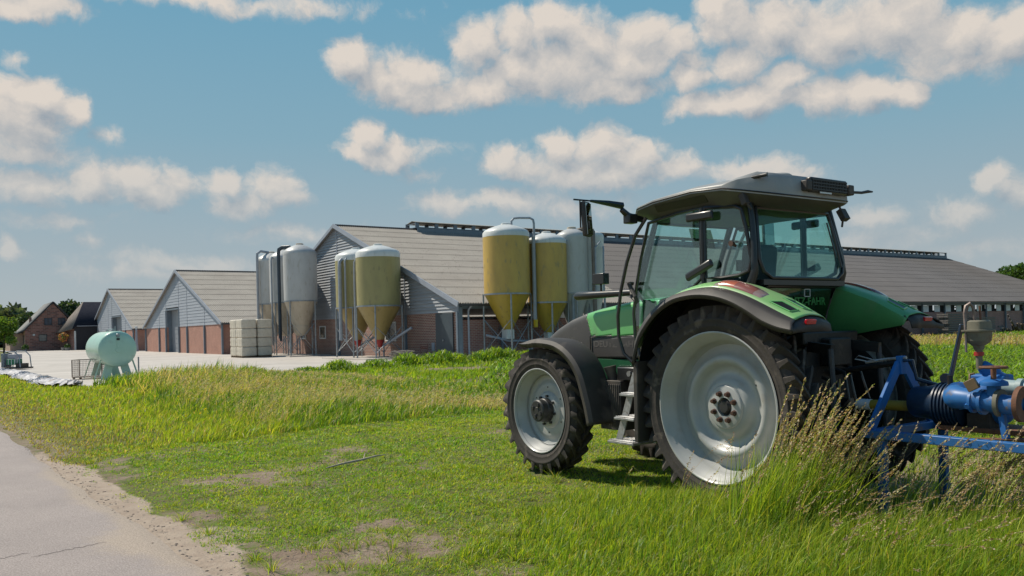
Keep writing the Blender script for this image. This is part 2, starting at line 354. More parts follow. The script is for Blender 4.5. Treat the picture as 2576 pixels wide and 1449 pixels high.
def _gm():
    t = GM.node_tree; b = t.nodes['Principled BSDF']; b.inputs['Roughness'].default_value = .95; b.inputs['Specular IOR Level'].default_value = .15
    N = t.nodes.new; K = t.links.new
    a = N('ShaderNodeAttribute'); a.attribute_name = 'col'; sp = N('ShaderNodeSeparateColor'); K(a.outputs['Color'], sp.inputs[0])
    tc = N('ShaderNodeTexCoord')
    def noise(sc, d=6, r=.65):
        n = N('ShaderNodeTexNoise'); n.inputs['Scale'].default_value = sc; n.inputs['Detail'].default_value = d; n.inputs['Roughness'].default_value = r
        K(tc.outputs['Object'], n.inputs['Vector']); return n.outputs['Fac']
    def ramp(x, a0, a1):
        r = N('ShaderNodeMapRange'); r.inputs['From Min'].default_value = a0; r.inputs['From Max'].default_value = a1; K(x, r.inputs['Value']); return r.outputs[0]
    def mix(f, x, y):
        m = N('ShaderNodeMixRGB'); K(f, m.inputs[0])
        for i, q in ((1, x), (2, y)):
            if isinstance(q, tuple): m.inputs[i].default_value = rgb(q)
            else: K(q, m.inputs[i])
        return m.outputs[0]
    soil = mix(ramp(noise(2.5), .35, .65), (.235, .17, .125), (.34, .265, .20)); soil = mix(ramp(noise(28), .5, .72), soil, (.15, .105, .075))
    sand = mix(ramp(noise(5), .35, .65), (.38, .295, .23), (.46, .37, .29)); sand = mix(ramp(noise(60), .6, .75), sand, (.26, .19, .14))
    gr = mix(ramp(noise(3), .4, .6), (.10, .155, .025), (.165, .21, .04)); gr = mix(ramp(noise(14), .42, .62), gr, (.17, .135, .075)); gr = mix(ramp(noise(40), .5, .7), gr, (.11, .085, .055))
    ad = N('ShaderNodeMath'); ad.operation = 'ADD'; K(sp.outputs['Red'], ad.inputs[0])
    nn = N('ShaderNodeMath'); nn.operation = 'MULTIPLY_ADD'; nn.inputs[1].default_value = .8; nn.inputs[2].default_value = -.4; K(noise(7, 8, .7), nn.inputs[0]); K(nn.outputs[0], ad.inputs[1])
    c = mix(ramp(ad.outputs[0], .4, .6), gr, soil)
    a2 = N('ShaderNodeMath'); a2.operation = 'ADD'; K(sp.outputs['Blue'], a2.inputs[0]); K(nn.outputs[0], a2.inputs[1])
    c = mix(ramp(a2.outputs[0], .42, .6), c, sand)
    K(c, b.inputs['Base Color'])
    bu = N('ShaderNodeBump'); bu.inputs['Strength'].default_value = .9; bu.inputs['Distance'].default_value = .035; K(noise(18, 8, .7), bu.inputs['Height']); K(bu.outputs[0], b.inputs['Normal'])
_gm()
def dirtness(x, y):
    w, v = wv(x, y)
    d = .13 + 1.35 * (fbm(x * .8, y * .8, 21) - .5) + .7 * (fbm(x * 3, y * 3, 22) - .5)
    trk = sstep(-4.6, -6.0, v) * sstep(-12.9, -12.0, v) + .55 * sstep(3.2, 1.8, w) * sstep(-12, -13, v)
    d = d * np.clip(trk, 0, 1)
    d = d + .42 * sstep(2.6, .5, w) * sstep(-5.2, -7.2, v) * (fbm(x * 1.2, y * 1.2, 23) + .1)
    d = np.where(v > -5, np.maximum(d, .55 * sstep(1.3, .3, w)), d)
    for (cx, cy, r_, a_) in ((-.7, 6.9, .45, .7), (-1.1, 6.5, .3, .5), (-3.0, 10.6, .6, .75), (-3.1, 8.2, .5, .5), (0.0, 8.8, .35, .35), (.6, 8.5, .4, .4), (-2.2, 10.4, 1.0, .45), (-2.6, 9.4, .8, .35), (-1.6, 6.1, .5, .35)):
        d = d + .52 * a_ * np.exp(-((x - cx) ** 2 + (y - cy) ** 2) / r_ ** 2 / 1.2)
    d = np.where(w > 11.5, .35 + .9 * (fbm(x * .5, y * .5, 31) - .5), d)
    d = np.maximum(d, 1.1 * sstep(-13.2, -13.8, v) * sstep(5.4, 6.2, w) * sstep(12.8, 12.0, w))
    return np.clip(d, 0, 1.2)
def ground():
    ys = np.concatenate([np.arange(4.2, 24, .085), np.geomspace(24, 2400, 150), [2600]])
    ys = np.concatenate([[-40, -10, 0, 2.5], ys])
    xs = np.concatenate([-np.geomspace(16, 2200, 70)[::-1], np.arange(-15.9, 14, .1), np.geomspace(14.2, 2200, 70)])
    X, Y = np.meshgrid(xs, ys); x = X.ravel(); y = Y.ravel()
    z = gh(x, y); far = sstep(60, 130, np.hypot(x, y)); z = z * (1 - far) - .12 * far
    w, v = wv(x, y)
    dirt = dirtness(x, y)
    sand = 1.15 * sstep(.46, .0, w + .9 * (fbm(v * .8, w * .8, 8) - .5)) * sstep(-3.0, -7.2, v) + .6 * np.exp(-((x + 2.6) ** 2 + (y - 7.4) ** 2) / .5) + .35 * sstep(.5, .1, w)
    col = np.stack([dirt, np.zeros_like(x), np.clip(sand, 0, 1.2)], 1)
    ny, nx = X.shape; I = np.arange(nx * ny).reshape(ny, nx)
    q = np.stack([I[:-1, :-1].ravel(), I[:-1, 1:].ravel(), I[1:, 1:].ravel(), I[1:, :-1].ravel()], 1)
    o = rawmesh('ground', np.stack([x, y, z], 1), quads=q, col=col, m=GM); o['kind'] = 'structure'
ground()
def sheet(name, poly, z, m, kind='structure'):
    me = bpy.data.meshes.new(name); me.from_pydata([(a, b, z) for a, b in poly], [], [tuple(range(len(poly)))])
    me.materials.append(m); o = bpy.data.objects.new(name, me); S.collection.objects.link(o); o['kind'] = kind; return o
# road: grey worn asphalt with a ragged sandy edge, and a sheet of drifted sand over its margin
def road_mat():
    m = pm('asphalt', (.41, .345, .315), (.355, .30, .275), .9, .9, bump=1, bscale=160, c3=(.17, .15, .14), s3=120)
    t = m.node_tree; b = t.nodes['Principled BSDF']; N = t.nodes.new; K = t.links.new
    src = b.inputs['Base Color'].links[0].from_socket
    a = N('ShaderNodeAttribute'); a.attribute_name = 'col'; sp = N('ShaderNodeSeparateColor'); K(a.outputs['Color'], sp.inputs[0])
    n = N('ShaderNodeTexNoise'); n.inputs['Scale'].default_value = 9; n.inputs['Detail'].default_value = 8; n.inputs['Roughness'].default_value = .7
    tc = N('ShaderNodeTexCoord'); K(tc.outputs['Object'], n.inputs['Vector'])
    s = N('ShaderNodeMath'); s.operation = 'MULTIPLY_ADD'; s.inputs[1].default_value = .9; s.inputs[2].default_value = -.45; K(n.outputs['Fac'], s.inputs[0])
    ad = N('ShaderNodeMath'); ad.operation = 'ADD'; K(sp.outputs['Red'], ad.inputs[0]); K(s.outputs[0], ad.inputs[1])
    r = N('ShaderNodeMapRange'); r.inputs['From Min'].default_value = .25; r.inputs['From Max'].default_value = .8; K(ad.outputs[0], r.inputs['Value'])
    mx = N('ShaderNodeMixRGB'); mx.inputs[2].default_value = (.44, .355, .285, 1); K(r.outputs[0], mx.inputs[0]); K(src, mx.inputs[1])
    # one faint crack line is modelled apart
    vo = N('ShaderNodeTexVoronoi'); vo.feature = 'DISTANCE_TO_EDGE'; vo.inputs['Scale'].default_value = .33
    wn = N('ShaderNodeTexNoise'); wn.inputs['Scale'].default_value = 2.5; wn.inputs['Detail'].default_value = 5; K(tc.outputs['Object'], wn.inputs['Vector'])
    vm = N('ShaderNodeVectorMath'); vm.operation = 'MULTIPLY_ADD'; vm.inputs[1].default_value = (.6, .6, .6); K(wn.outputs['Color'], vm.inputs[0]); K(tc.outputs['Object'], vm.inputs[2]); K(vm.outputs[0], vo.inputs['Vector'])
    cr = N('ShaderNodeMapRange'); cr.inputs['From Min'].default_value = .002; cr.inputs['From Max'].default_value = .006; cr.inputs['To Min'].default_value = .5; K(vo.outputs['Distance'], cr.inputs['Value'])
    mm = N('ShaderNodeMixRGB'); mm.blend_type = 'MULTIPLY'; mm.inputs[0].default_value = 0.0; K(mx.outputs[0], mm.inputs[1]); K(cr.outputs[0], mm.inputs[2])
    sn = N('ShaderNodeTexNoise'); sn.inputs['Scale'].default_value = 75; sn.inputs['Detail'].default_value = 3; sn.inputs['Roughness'].default_value = .8; K(tc.outputs['Object'], sn.inputs['Vector'])
    sr = N('ShaderNodeMapRange'); sr.inputs['From Min'].default_value = .33; sr.inputs['From Max'].default_value = .67; sr.inputs['To Min'].default_value = .62; sr.inputs['To Max'].default_value = 1.32; K(sn.outputs['Fac'], sr.inputs['Value'])
    m5 = N('ShaderNodeMixRGB'); m5.blend_type = 'MULTIPLY'; m5.inputs[0].default_value = 1; K(mm.outputs[0], m5.inputs[1]); K(sr.outputs[0], m5.inputs[2])
    K(m5.outputs[0], b.inputs['Base Color']); return m
def road():
    vs = np.concatenate([np.arange(-24, 30, .08), np.geomspace(30, 1500, 80)]); ws = np.array([-5.6, -5.5, -4, -3, -2.2, -1.6, -1.2, -.9, -.6, -.4, -.25, -.12, 0])
    V, Wd = np.meshgrid(vs, ws, indexing='ij'); e = road_edge(V)
    e = np.where(Wd > -1e-6, e, np.where(Wd < -5.55, Wd + .1 * e, Wd + e * (1 + Wd / 6)))
    x = E0[0] + e * DN[0] + V * DV[0]; y = E0[1] + e * DN[1] + V * DV[1]
    z = .012 + 0 * x; z = np.where(Wd > -1e-6, -.02, z)
    near = sstep(-4, -8, V)
    sand = sstep(-.12 - .30 * near, .0, Wd + .5 * (fbm(V * .8, Wd * 2, 77) - .5)) * (.45 + .55 * near)
    sand = sand + .8 * np.exp(-((x + 2.9) ** 2 + (y - 7.3) ** 2) / .5)
    n, k = V.shape; I = np.arange(n * k).reshape(n, k)
    q = np.stack([I[:-1, :-1].ravel(), I[:-1, 1:].ravel(), I[1:, 1:].ravel(), I[1:, :-1].ravel()], 1)
    o = rawmesh('road', np.stack([x.ravel(), y.ravel(), z.ravel()], 1), quads=q, col=np.stack([np.clip(sand, 0, 1.3).ravel()] * 3, 1), m=road_mat()); o['kind'] = 'structure'
road()
YM = pm('concrete', (.50, .455, .41), (.435, .395, .355), .18, .9, bump=.15, bscale=30, c3=(.36, .325, .29), s3=.9, lo=.4, hi=.6)
sheet('yard', YARD, .0, YM)
LM = pm('concrete_patch', (.55, .50, .45), (.51, .46, .41), .5, .9)
sheet('yard_patch', [(-23.8 + 4.2 * math.cos(a) * .8 + 2.2 * math.sin(a), 42.5 + 3.0 * math.cos(a) + 3.6 * math.sin(a)) for a in [i * 2 * PI / 24 for i in range(24)]], .004, LM)

q = MB()
for (w0, v0, L_) in ((-1.55, -11.2, .75), (-1.0, -11.25, .5)):
    pts = []
    for i in range(14):
        t = i / 13; w = w0 + t * .55 + .02 * math.sin(i * 2.1); v = v0 + .12 * t + .02 * math.sin(i * 3.3)
        pts.append((E0[0] + DN[0] * w + DV[0] * v, E0[1] + DN[1] * w + DV[1] * v, .0135))
    q.tube(pts, [.001] + [.004] * 12 + [.001], 4, flat=.3)
cr_o = q.build('road_crack', pm('crack_dark', (.10, .085, .08), None, 8, .95)); cr_o['kind'] = 'structure'
# ================================================================== barns
ROOF = pm('fibre_cement_roof', (.345, .318, .285), (.29, .265, .237), .55, .85, c3=(.23, .21, .185), s3=3.5, bump=.2, bscale=20)
ROOFB = pm('fibre_cement_roof_vignette', (.15, .138, .134), (.125, .115, .112), .3, .85, c3=(.15, .135, .13), s3=2)  # darker copy of the roof sheets, lens vignette painted into the far stretch
SID = pm('siding_blue_grey', (.36, .39, .44), (.31, .335, .38), 1.3, .6, stretch=(1, .3, 4))
SIDB = pm('siding_weathered_grey', (.36, .375, .40), (.27, .285, .31), 1.3, .6, stretch=(1, .3, 4))
TRIM = pm('trim_blue_grey', (.16, .20, .245), (.13, .165, .20), 2, .5)
TRIML = pm('trim_light_grey', (.33, .36, .42), (.28, .31, .36), 2, .5)
DOORM = pm('door_grey', (.26, .28, .31), (.22, .24, .27), .8, .5)
DARKD = pm('door_slate', (.055, .075, .09), (.045, .06, .075), 2, .45)
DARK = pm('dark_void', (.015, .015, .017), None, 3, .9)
GALV = pm('galvanised_steel', (.34, .37, .40), (.24, .265, .29), 6, .38, metal=.55)
WHITE = pm('white_panel', (.68, .70, .70), (.58, .60, .60), 3, .6)
GUT = pm('gutter_dark', (.07, .07, .075), None, 3, .5)
BRK1 = brick_mat('brick_red', (.27, .105, .075), (.19, .075, .058), (.40, .35, .30), bw=.30, bh=.10, ms=.018)
BRK4 = brick_mat('brick_plum', (.36, .17, .14), (.27, .125, .105), (.40, .32, .29), bw=.30, bh=.10, ms=.016)
BRK2 = brick_mat('brick_salmon', (.42, .20, .145), (.36, .165, .12), (.42, .30, .25), ms=.008)
def corr_roof(name, parent, m, W2, zA, zE, s0, s1, side, rows, amp=.05, per=.177):
    """slope from ridge (t=W2,z=zA) down to the eave; side=-1 faces the low-t side"""
    n = int((s1 - s0) / per * 4); ss = np.linspace(s0, s1, n + 1)
    t0 = W2; t1 = W2 + side * (W2 + .42); zt = zA; zb = zE
    co = []; quads = []
    wave = amp * np.cos(ss / per * 2 * PI)
    nl = np.array([side * (zt - zb), abs(t1 - t0)]); nl = nl / np.linalg.norm(nl)
    b = 0
    for r in range(rows):
        for (f, lift) in ((r / rows, 0.0), ((r + 1.015) / rows, .03)):
            t = t0 + (t1 - t0) * min(f, 1.003); z = zt + (zb - zt) * min(f, 1.003)
            co.append(np.stack([ss, t + nl[0] * (wave + lift), z + nl[1] * (wave + lift)], 1))
        i = np.arange(n); k = n + 1
        quads.append(np.stack([b + i, b + i + 1, b + k + i + 1, b + k + i], 1)); b += 2 * k
    o = rawmesh(name, np.concatenate(co), quads=np.concatenate(quads), m=m, smooth=False); o.parent = parent
    return o
def barn(label, sA, tB, W2, zA, zE, zS, ln, posts, door, brick, siding, rows, pitch=.2, sidetilt=.03, vent=None, slats=None, roofm=ROOF):
    loc = P0 + AX * sA + BX * tB
    b = thing('barn', label, 'barn', (loc[0], loc[1], 0), ANG_A)
    FW = 2 * W2; d0, d1, dz, rec = door
    # brick gable wall in stretches between posts and door, long walls
    w = MB()
    for (x0, x1, y0, y1, h_) in ((0, .2, .12, d0, zS), (0, .2, d1, FW - .12, zS), (.2, ln, .12, .32, zS if not slats else 2.28), (.2, ln, FW - .32, FW - .12, zS), (ln - .2, ln, .32, FW - .32, zS)):
        w = MB(); w.box(x0, x1, y0, y1, 0, h_); w.build('brick_wall', BRK4 if (slats and x0 > .1) else brick, b)
    # lapped boards of the gable
    sd = MB(); z = zS; sl = (zA - .12 - zE) / W2
    def half(z): return max(0.02, (zA - .10 - z) / ((zA - zE) / (W2 + .0)))
    while z < zA - .25:
        z1 = min(z + pitch, zA - .12); h0 = min(W2 + .02, half(z)); h1 = min(W2 + .02, half(z1))
        segs = [(W2 - h0, W2 + h0, W2 - h1, W2 + h1)]
        if z < dz - .01:
            segs = [(W2 - h0, d0, W2 - h1, d0), (d1, W2 + h0, d1, W2 + h1)]
        for (a0, a1, b0, b1) in segs:
            if a1 - a0 < .05: continue
            sd.add([(-sidetilt - .02, a0, z), (-sidetilt - .02, a1, z), (-.02, b1, z1), (-.02, b0, z1), (.06, a0, z), (.06, a1, z), (.06, b1, z1), (.06, b0, z1)],
                   [(0, 3, 2, 1), (4, 5, 6, 7), (0, 1, 5, 4), (1, 2, 6, 5), (2, 3, 7, 6), (3, 0, 4, 7)])
        z = z1
    sd.build('siding', siding, b)
    for p in posts:
        st = MB()
        if d0 < p < d1: lowz = dz
        else: lowz = zS
        top = zA - .15 - abs(p - W2) * (zA - zE) / W2
        st.box(-sidetilt - .03, -sidetilt, p - .035, p + .035, lowz, top); st.build('joint_strip', TRIML, b)
    for p in posts:
        if d0 < p < d1: continue
        q = MB(); q.box(-.16, -.0, p - .09, p + .09, 0, zS - .01); q.build('post', TRIM, b)
    # door
    if rec:
        dr = MB(); dr.box(.55, .62, d0, d1, 0, dz)
        for k in range(1, 9): dr.box(.53, .55, d0 + .1, d1 - .1, k * dz / 9 - .03, k * dz / 9)
        do = dr.build('door', DOORM, b)
        q = MB(); q.box(-.1, .55, d0 - .16, d0 - .005, 0, dz - .005); q.box(-.1, .55, d1 + .005, d1 + .16, 0, dz - .005); q.box(-.1, .55, d0, d1, dz + .002, dz + .16); q.build('door_frame', TRIM, b)
    # roof
    if slats:
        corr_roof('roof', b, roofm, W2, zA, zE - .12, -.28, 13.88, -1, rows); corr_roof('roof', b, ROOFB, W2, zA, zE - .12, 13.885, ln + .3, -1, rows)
    else: corr_roof('roof', b, roofm, W2, zA, zE - .12, -.28, ln + .3, -1, rows)
    far = MB(); far.add([(-.28, W2, zA), (ln + .3, W2, zA), (ln + .3, FW + .42, zE - .12), (-.28, FW + .42, zE - .12)], [(0, 1, 2, 3)]); far.build('roof', roofm, b, solid=.06, offset=-1)
    dirn = Vector((0, -(W2 + .42), zE - .12 - zA)).normalized(); up = Vector((0, -dirn.z, dirn.y)) * -1
    for sgn in (-1, 1):
        vb = MB(); p = Vector((-.33, W2, zA - .05)); q = Vector((-.33, W2 + sgn * (W2 + .44), zE - .18))
        vb.bar(p, q, .07, .3 if sgn < 0 else .22, up=(0, 0, 1)); vb.build('verge_board', TRIML, b)
    g_ = MB(); g_.box(-.28, ln + .3, -.50, -.43, zE - .28, zE - .17); g_.build('gutter', GUT, b)
    sf = MB(); sf.box(.2, ln, -.02, .10, zS if not slats else 2.92, zE - .1); sf.build('eave_board', TRIM, b)
    rc = MB(); n = int((ln + .5) / .177)
    for sgn in (-1, 1):
        rr = []
        for i in range(n * 2 + 1):
            s = -.3 + i * .0885; zz = .03 + .03 * math.cos(i * PI)
            rr.append([(s, W2, zA + .06 + zz * .5), (s, W2 + sgn * .28, zA - .03 + zz * .6)])
        rc.loft(rr, closed=False, smooth=False)
    rc.build('ridge_cap', GUT, b, solid=.015)
    return b
b2 = barn('brick barn with pale boarded gable and tall grey door, beside the wrapped blocks', -3.6, 34.75, 15.9, 8.62, 2.95, 2.72, 42,
     [0.05, 5.9, 12.35, 15.7 , 21.4, 24.7, 31.75], (15.72, 21.35, 4.55, True), BRK2, SID, 10, pitch=.3, sidetilt=.03)
b3 = barn('brick barn with pale boarded gable behind the green tank, next to the dark-roofed house', -3.6, 73.8, 16.2, 8.7, 2.95, 2.70, 42,
     [0.05, 5.2, 8.1, 14.9, 17.8, 24.0, 32.3], (8.15, 14.85, 4.58, True), BRK2, SID, 10, pitch=.3, sidetilt=.03)
B1L = 84.6
b1 = barn('huge long barn with louvred dark gable and vented ridge behind the amber silos', 0, 0, 17.3, 9.75, 3.35, 2.75, B1L,
     [0.05, 6.6, 17.3, 27.5, 34.55], (.75, 2.65, 2.72, False), BRK1, SIDB, 12, pitch=.205, sidetilt=.075, slats=True)
# near barn: side door, windows, ridge ventilation, long wall of shutters
q = MB(); q.box(-.10, -.04, .62, 1.86, .05, 2.72); dn = q.build('door', DARKD, b1, bevel=.01)
q = MB(); q.box(-.16, -.10, 1.70, 1.76, 1.05, 1.15); q.box(-.17, -.15, 1.55, 1.72, 1.08, 1.11); q.build('handle', GALV, dn)
q = MB(); q.box(-.05, .05, 1.90, 2.72, 0, 2.72); q.build('door_side_panel', DARKD, b1)
def win(p, t0, t1, z0, z1, s=-.02):
    f = MB(); f.box(s - .05, s + .0, t0, t1, z0, z0 + .09); f.box(s - .05, s, t0, t1, z1 - .09, z1); f.box(s - .05, s, t0, t0 + .09, z0 + .092, z1 - .092); f.box(s - .05, s, t1 - .09, t1, z0 + .092, z1 - .092)
    o = f.build('window', WHITE, p); g_ = MB(); g_.box(s - .025, s - .015, t0 + .09, t1 - .09, z0 + .09, z1 - .09); g_.build('pane', glass_dark, o)
glass_dark = pm('window_glass_dark', (.02, .025, .03), None, 2, .08, spec=.8)
win(b1, 19.9, 21.1, 1.25, 2.25); win(b1, 8.0, 9.6, 1.05, 2.35); win(b1, 24.0, 25.2, 1.25, 2.25)
q = MB(); q.box(-.03, 0, 2.95, 3.3, .45, .95)
for k in range(7): q.box(-.05, -.03, 2.98, 3.27, .49 + k * .065, .52 + k * .065)
q.build('vent_grille', TRIML, b1)
q = MB(); q.tube([(-.1, 6.62, 0.02), (-.1, 6.62, 2.7)], .05); q.build('downpipe', GALV, b1)
q = MB(); q.tube([(.55, -.47, 3.1), (.55, -.2, 2.9), (.55, -.12, 2.8), (.55, -.12, .02)], .06); q.build('downpipe', TRIML, b1)
q = MB(); q.box(-.1, .15, -.12, .08, 0, 3.05); q.build('corner_column', TRIM, b1)
# ventilation ridge
VZ = 9.75
q = MB(); s = 6.3; n = int((B1L - 6.3) / .177)
for sgn in (-1, 1):
    rr = []
    for i in range(n * 2 + 1):
        a = 6.3 + i * .0885; zz = .016 * math.cos(i * PI)
        rr.append([(a, 17.3, VZ + .62 + zz), (a, 17.3 + sgn * .95, VZ + .44 + zz)])
    q.loft(rr, closed=False, smooth=False)
q.build('ridge_vent_roof', pm('vent_roof_tan', (.42, .37, .30), (.34, .30, .24), 2, .8), b1, solid=.015)
q = MB(); q.box(6.3, B1L, 16.42, 16.47, VZ - .42, VZ + .02); q.box(6.3, B1L, 18.13, 18.18, VZ - .42, VZ + .02); q.box(6.3, B1L, 16.5, 18.1, VZ + .05, VZ + .1); q.build('ridge_vent_kerb', TRIM, b1)
vp = None
for i in range(46):
    a = 6.34 + i * (B1L - 6.5) / 45
    if vp is None:
        q = MB(); q.box(-.16, .16, 16.45, 16.55, VZ + .0, VZ + .46); q.box(-.16, .16, 18.05, 18.15, VZ + .0, VZ + .46); q.box(-.04, .04, 16.55, 18.05, VZ + .36, VZ + .42); vp = q.build('vent_post', TRIM, b1); vp.location = (a, 0, 0)
    else:
        o = vp.copy(); S.collection.objects.link(o); o.parent = b1; o.location = (a, 0, 0)
# long side wall: posts, shutters and openings
pp = sh = op = None
for i in range(12):
    a = 3.4 + (i * 7.7) - 3.85 + 3.85
    for h_ in (0, 1):
        aa = -.9 + i * 7.72 + h_ * 3.86
        if aa < 1.2 or aa > B1L: continue
        if pp is None: q = MB(); q.box(-.06, .06, -.02, .12, 0, 3.1); pp = q.build('wall_post', TRIM, b1); pp.location = (aa, -.08, 0)
        else: o = pp.copy(); S.collection.objects.link(o); o.parent = b1; o.location = (aa, -.08, 0)
for i in range(42):
    a = 5.2 + i * 1.93
    if a > B1L - 1: break
    if sh is None:
        q = MB(); q.box(0, .92, .06, .10, 2.30, 2.90); sh = q.build('shutter', WHITE, b1); sh.location = (a, 0, 0)
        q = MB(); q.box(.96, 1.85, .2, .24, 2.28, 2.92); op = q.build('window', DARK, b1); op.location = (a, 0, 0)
    else:
        for src in (sh, op): o = src.copy(); S.collection.objects.link(o); o.parent = b1; o.location = (a, 0, 0)
# ================================================================== silos
def silo_mat(name, c1, c2, c3):
    return pm(name, c1, c2, 1.6, .42, c3=c3, s3=5, stretch=(1, 1, .35), bump=.06, bscale=30)
GRPW = silo_mat('grp_white', (.50, .50, .49), (.43, .43, .42), (.40, .38, .34))
GRPT = silo_mat('grp_tan', (.50, .44, .35), (.42, .36, .28), (.34, .28, .2))
CAPW = silo_mat('grp_cap', (.66, .67, .65), (.57, .58, .56), (.50, .51, .48))
OLIVE = silo_mat('grp_olive', (.34, .30, .125), (.29, .255, .11), (.23, .20, .10))
OLIVEC = silo_mat('grp_olive_cone', (.33, .25, .09), (.29, .22, .08), (.2, .16, .06))
AMBER = silo_mat('grp_amber', (.56, .375, .09), (.47, .31, .08), (.34, .26, .11))
AMBERC = silo_mat('grp_amber_cone', (.46, .33, .04), (.40, .28, .04), (.28, .2, .05))
RED = pm('red_plastic', (.38, .03, .025), None, 3, .5)
YEL = pm('yellow_plastic', (.6, .42, .02), None, 3, .5)
PIPEG = pm('pipe_grey', (.33, .355, .39), (.26, .285, .32), 4, .4)
PIPEB = pm('pipe_dark_blue', (.03, .055, .085), None, 4, .4)
PIPEBR = pm('pipe_brown', (.20, .16, .13), None, 4, .5)
def silo(label, s, t, r, zt, zs, zband, zr, zc, rc, mb, mc, nleg=4, ph=0, outlet=None, hatch=True, band=True, group='feed silos', ztr=None):
    loc = P0 + AX * s + BX * t
    o = thing('feed_silo', label, 'silo', (loc[0], loc[1], 0), ANG_A, group)
    prof = [(.02, zt), (r * .25, zt - .02), (r * .5, zt - (zt - zs) * .28), (r * .78, zt - (zt - zs) * .62), (r * .93, zs + .04), (r, zs - .1), (r, zband)]
    MB().lathe(prof, 40).build('dome', CAPW if band else mb, o, angle=60)
    pr = [(r - .004, zband + .0), (r - .004, zband - .02)]; k = 7
    for i in range(1, k): pr.append((r * (1 - .012 * i / k), zband + (zr - zband) * i / k))
    pr.append((r * .985, zr))
    MB().lathe(pr, 40).build('tank_body', mb, o, angle=60)
    MB().lathe([(r * .985, zr), (r * .96, zr - .05), (rc, zc)], 40).build('cone', mc, o, angle=60)
    MB().lathe([(r * .97, zr + .05), (r * 1.02, zr + .05), (r * 1.02, zr - .04), (r * .97, zr - .04)], 40, smooth=False).build('ring', GALV, o)
    if ztr:
        MB().lathe([(rc, zc), (rc * 1.02, zc - .02), (rc * .9, ztr + .25), (rc * .55, ztr)], 28).build('outlet', mc, o)
    if outlet:
        mm, z0, z1, sq = outlet
        q = MB()
        if sq: q.box(-sq, sq, -sq, sq, z1, z0)
        else: q.lathe([(rc * 1.06, z0), (rc * 1.0, z0 - .12), (rc * .45, z1)], 16)
        q.build('outlet', mm, o)
    if hatch:
        MB().lathe([(.28, zt - .03), (.28, zt + .06), (.22, zt + .09), (0.0, zt + .1)], 20).build('hatch', CAPW if band else GRPT, o)
    legs = []
    for i in range(nleg):
        a = ph + i * 2 * PI / nleg; c, s_ = math.cos(a), math.sin(a); rr = r * 1.03
        q = MB(); q.tube([(rr * c, rr * s_, 0), (rr * c, rr * s_, zr + .02)], .052, 8); q.box(rr * c - .12, rr * c + .12, rr * s_ - .12, rr * s_ + .12, .001, .02)
        q.build('leg', GALV, o); legs.append((rr * c, rr * s_))
    zh = .35 + (zr - .6) * .62
    for i in range(nleg):
        a = legs[i]; b = legs[(i + 1) % nleg]
        for (u, v) in ((a, b), (b, a)):
            q = MB(); q.tube([(u[0], u[1], .35), (v[0], v[1], zh)], .022, 6); q.build('brace', GALV, o)
    return o
def pipe(o, pts, r, m, n=10): pts = [(a, b, c * (1.045 if o.get('group') == 'white feed silos' else 1.0)) for a, b, c in pts]; q = MB(); q.tube(pts, r, n); return q.build('filler_pipe', m, o)
w1 = silo('front and largest of the three plain white silos, rounded dome, bare tan cone', -2.0, 19.83, 1.26, 8.47, 7.93, 7.65, 4.15, 2.32, .64, GRPW, GRPT, 4, .55, band=False, ztr=1.55, group='white feed silos')
w2 = silo('middle one of the three plain white silos, with thin pipes clipped in front', -2.0, 23.08, 1.22, 8.36, 7.8, 7.6, 4.15, 2.3, .62, GRPW, GRPT, 4, .55, band=False, ztr=1.55, group='white feed silos')
w3 = silo('rearmost plain white silo beside the stacked wrapped blocks', -2.0, 26.2, 1.22, 8.4, 7.85, 7.6, 4.15, 2.3, .62, GRPW, GRPT, 4, .55, band=False, ztr=1.55, group='white feed silos')
# filler pipes (local x along the barn ridge, y towards the left along the gable)
pipe(w1, [(-.6, .45, 8.0), (-1.0, 1.05, 8.02), (-1.2, 1.32, 7.85), (-1.22, 1.38, 7.5), (-1.22, 1.38, 1.3)], .085, PIPEB)
pipe(w1, [(-.4, .75, 7.95), (-.8, 1.4, 7.98), (-1.0, 1.66, 7.8), (-1.02, 1.70, 7.5), (-1.02, 1.70, 1.1)], .10, PIPEB)
pipe(w2, [(-.9, -.35, 7.3), (-1.25, -.55, 7.35), (-1.32, -.6, 7.1), (-1.32, -.6, .8)], .06, PIPEG)
pipe(w3, [(-.3, -.1, 8.05), (-1.0, -.3, 8.1), (-1.3, -.4, 7.9), (-1.32, -.4, 7.6), (-1.32, -.4, 1.5)], .11, PIPEG)
o1 = silo('front olive-green silo with white dome band and small red outlet, near the brushwood pile', -1.9, 6.61, 1.40, 7.17, 6.76, 6.37, 3.31, 1.2, .24, OLIVE, OLIVEC, 4, .95, outlet=(RED, 1.2, .72, 0), group='olive feed silos')
o2 = silo('rear olive-green silo half hidden behind the pipes of its twin', -1.9, 9.94, 1.37, 7.23, 6.80, 6.42, 3.31, 1.2, .24, OLIVE, OLIVEC, 4, .95, outlet=(RED, 1.2, .66, 0), group='olive feed silos')
pipe(o1, [(-.5, .6, 6.9), (-.8, 1.15, 6.6), (-.95, 1.45, 6.2), (-.96, 1.47, 5.8), (-.96, 1.47, 1.15)], .085, PIPEG)
pipe(o2, [(-.9, -.4, 6.45), (-1.22, -.5, 6.5), (-1.42, -.6, 6.3), (-1.44, -.62, 6.0), (-1.44, -.62, 1.2)], .12, PIPEG)
pipe(o2, [(-.7, -.7, 6.45), (-1.1, -.85, 6.5), (-1.22, -.95, 6.3), (-1.22, -.98, 6.0), (-1.22, -.98, 1.1)], .06, PIPEG)
for o_, dy in ((o1, 0), (o2, 0)):
    q = MB(); q.tube([(.2, .1, .75), (1.0, -2.4, 1.9)], .08, 10); q.build('auger_tube', TRIML, o_)
BRK3 = None
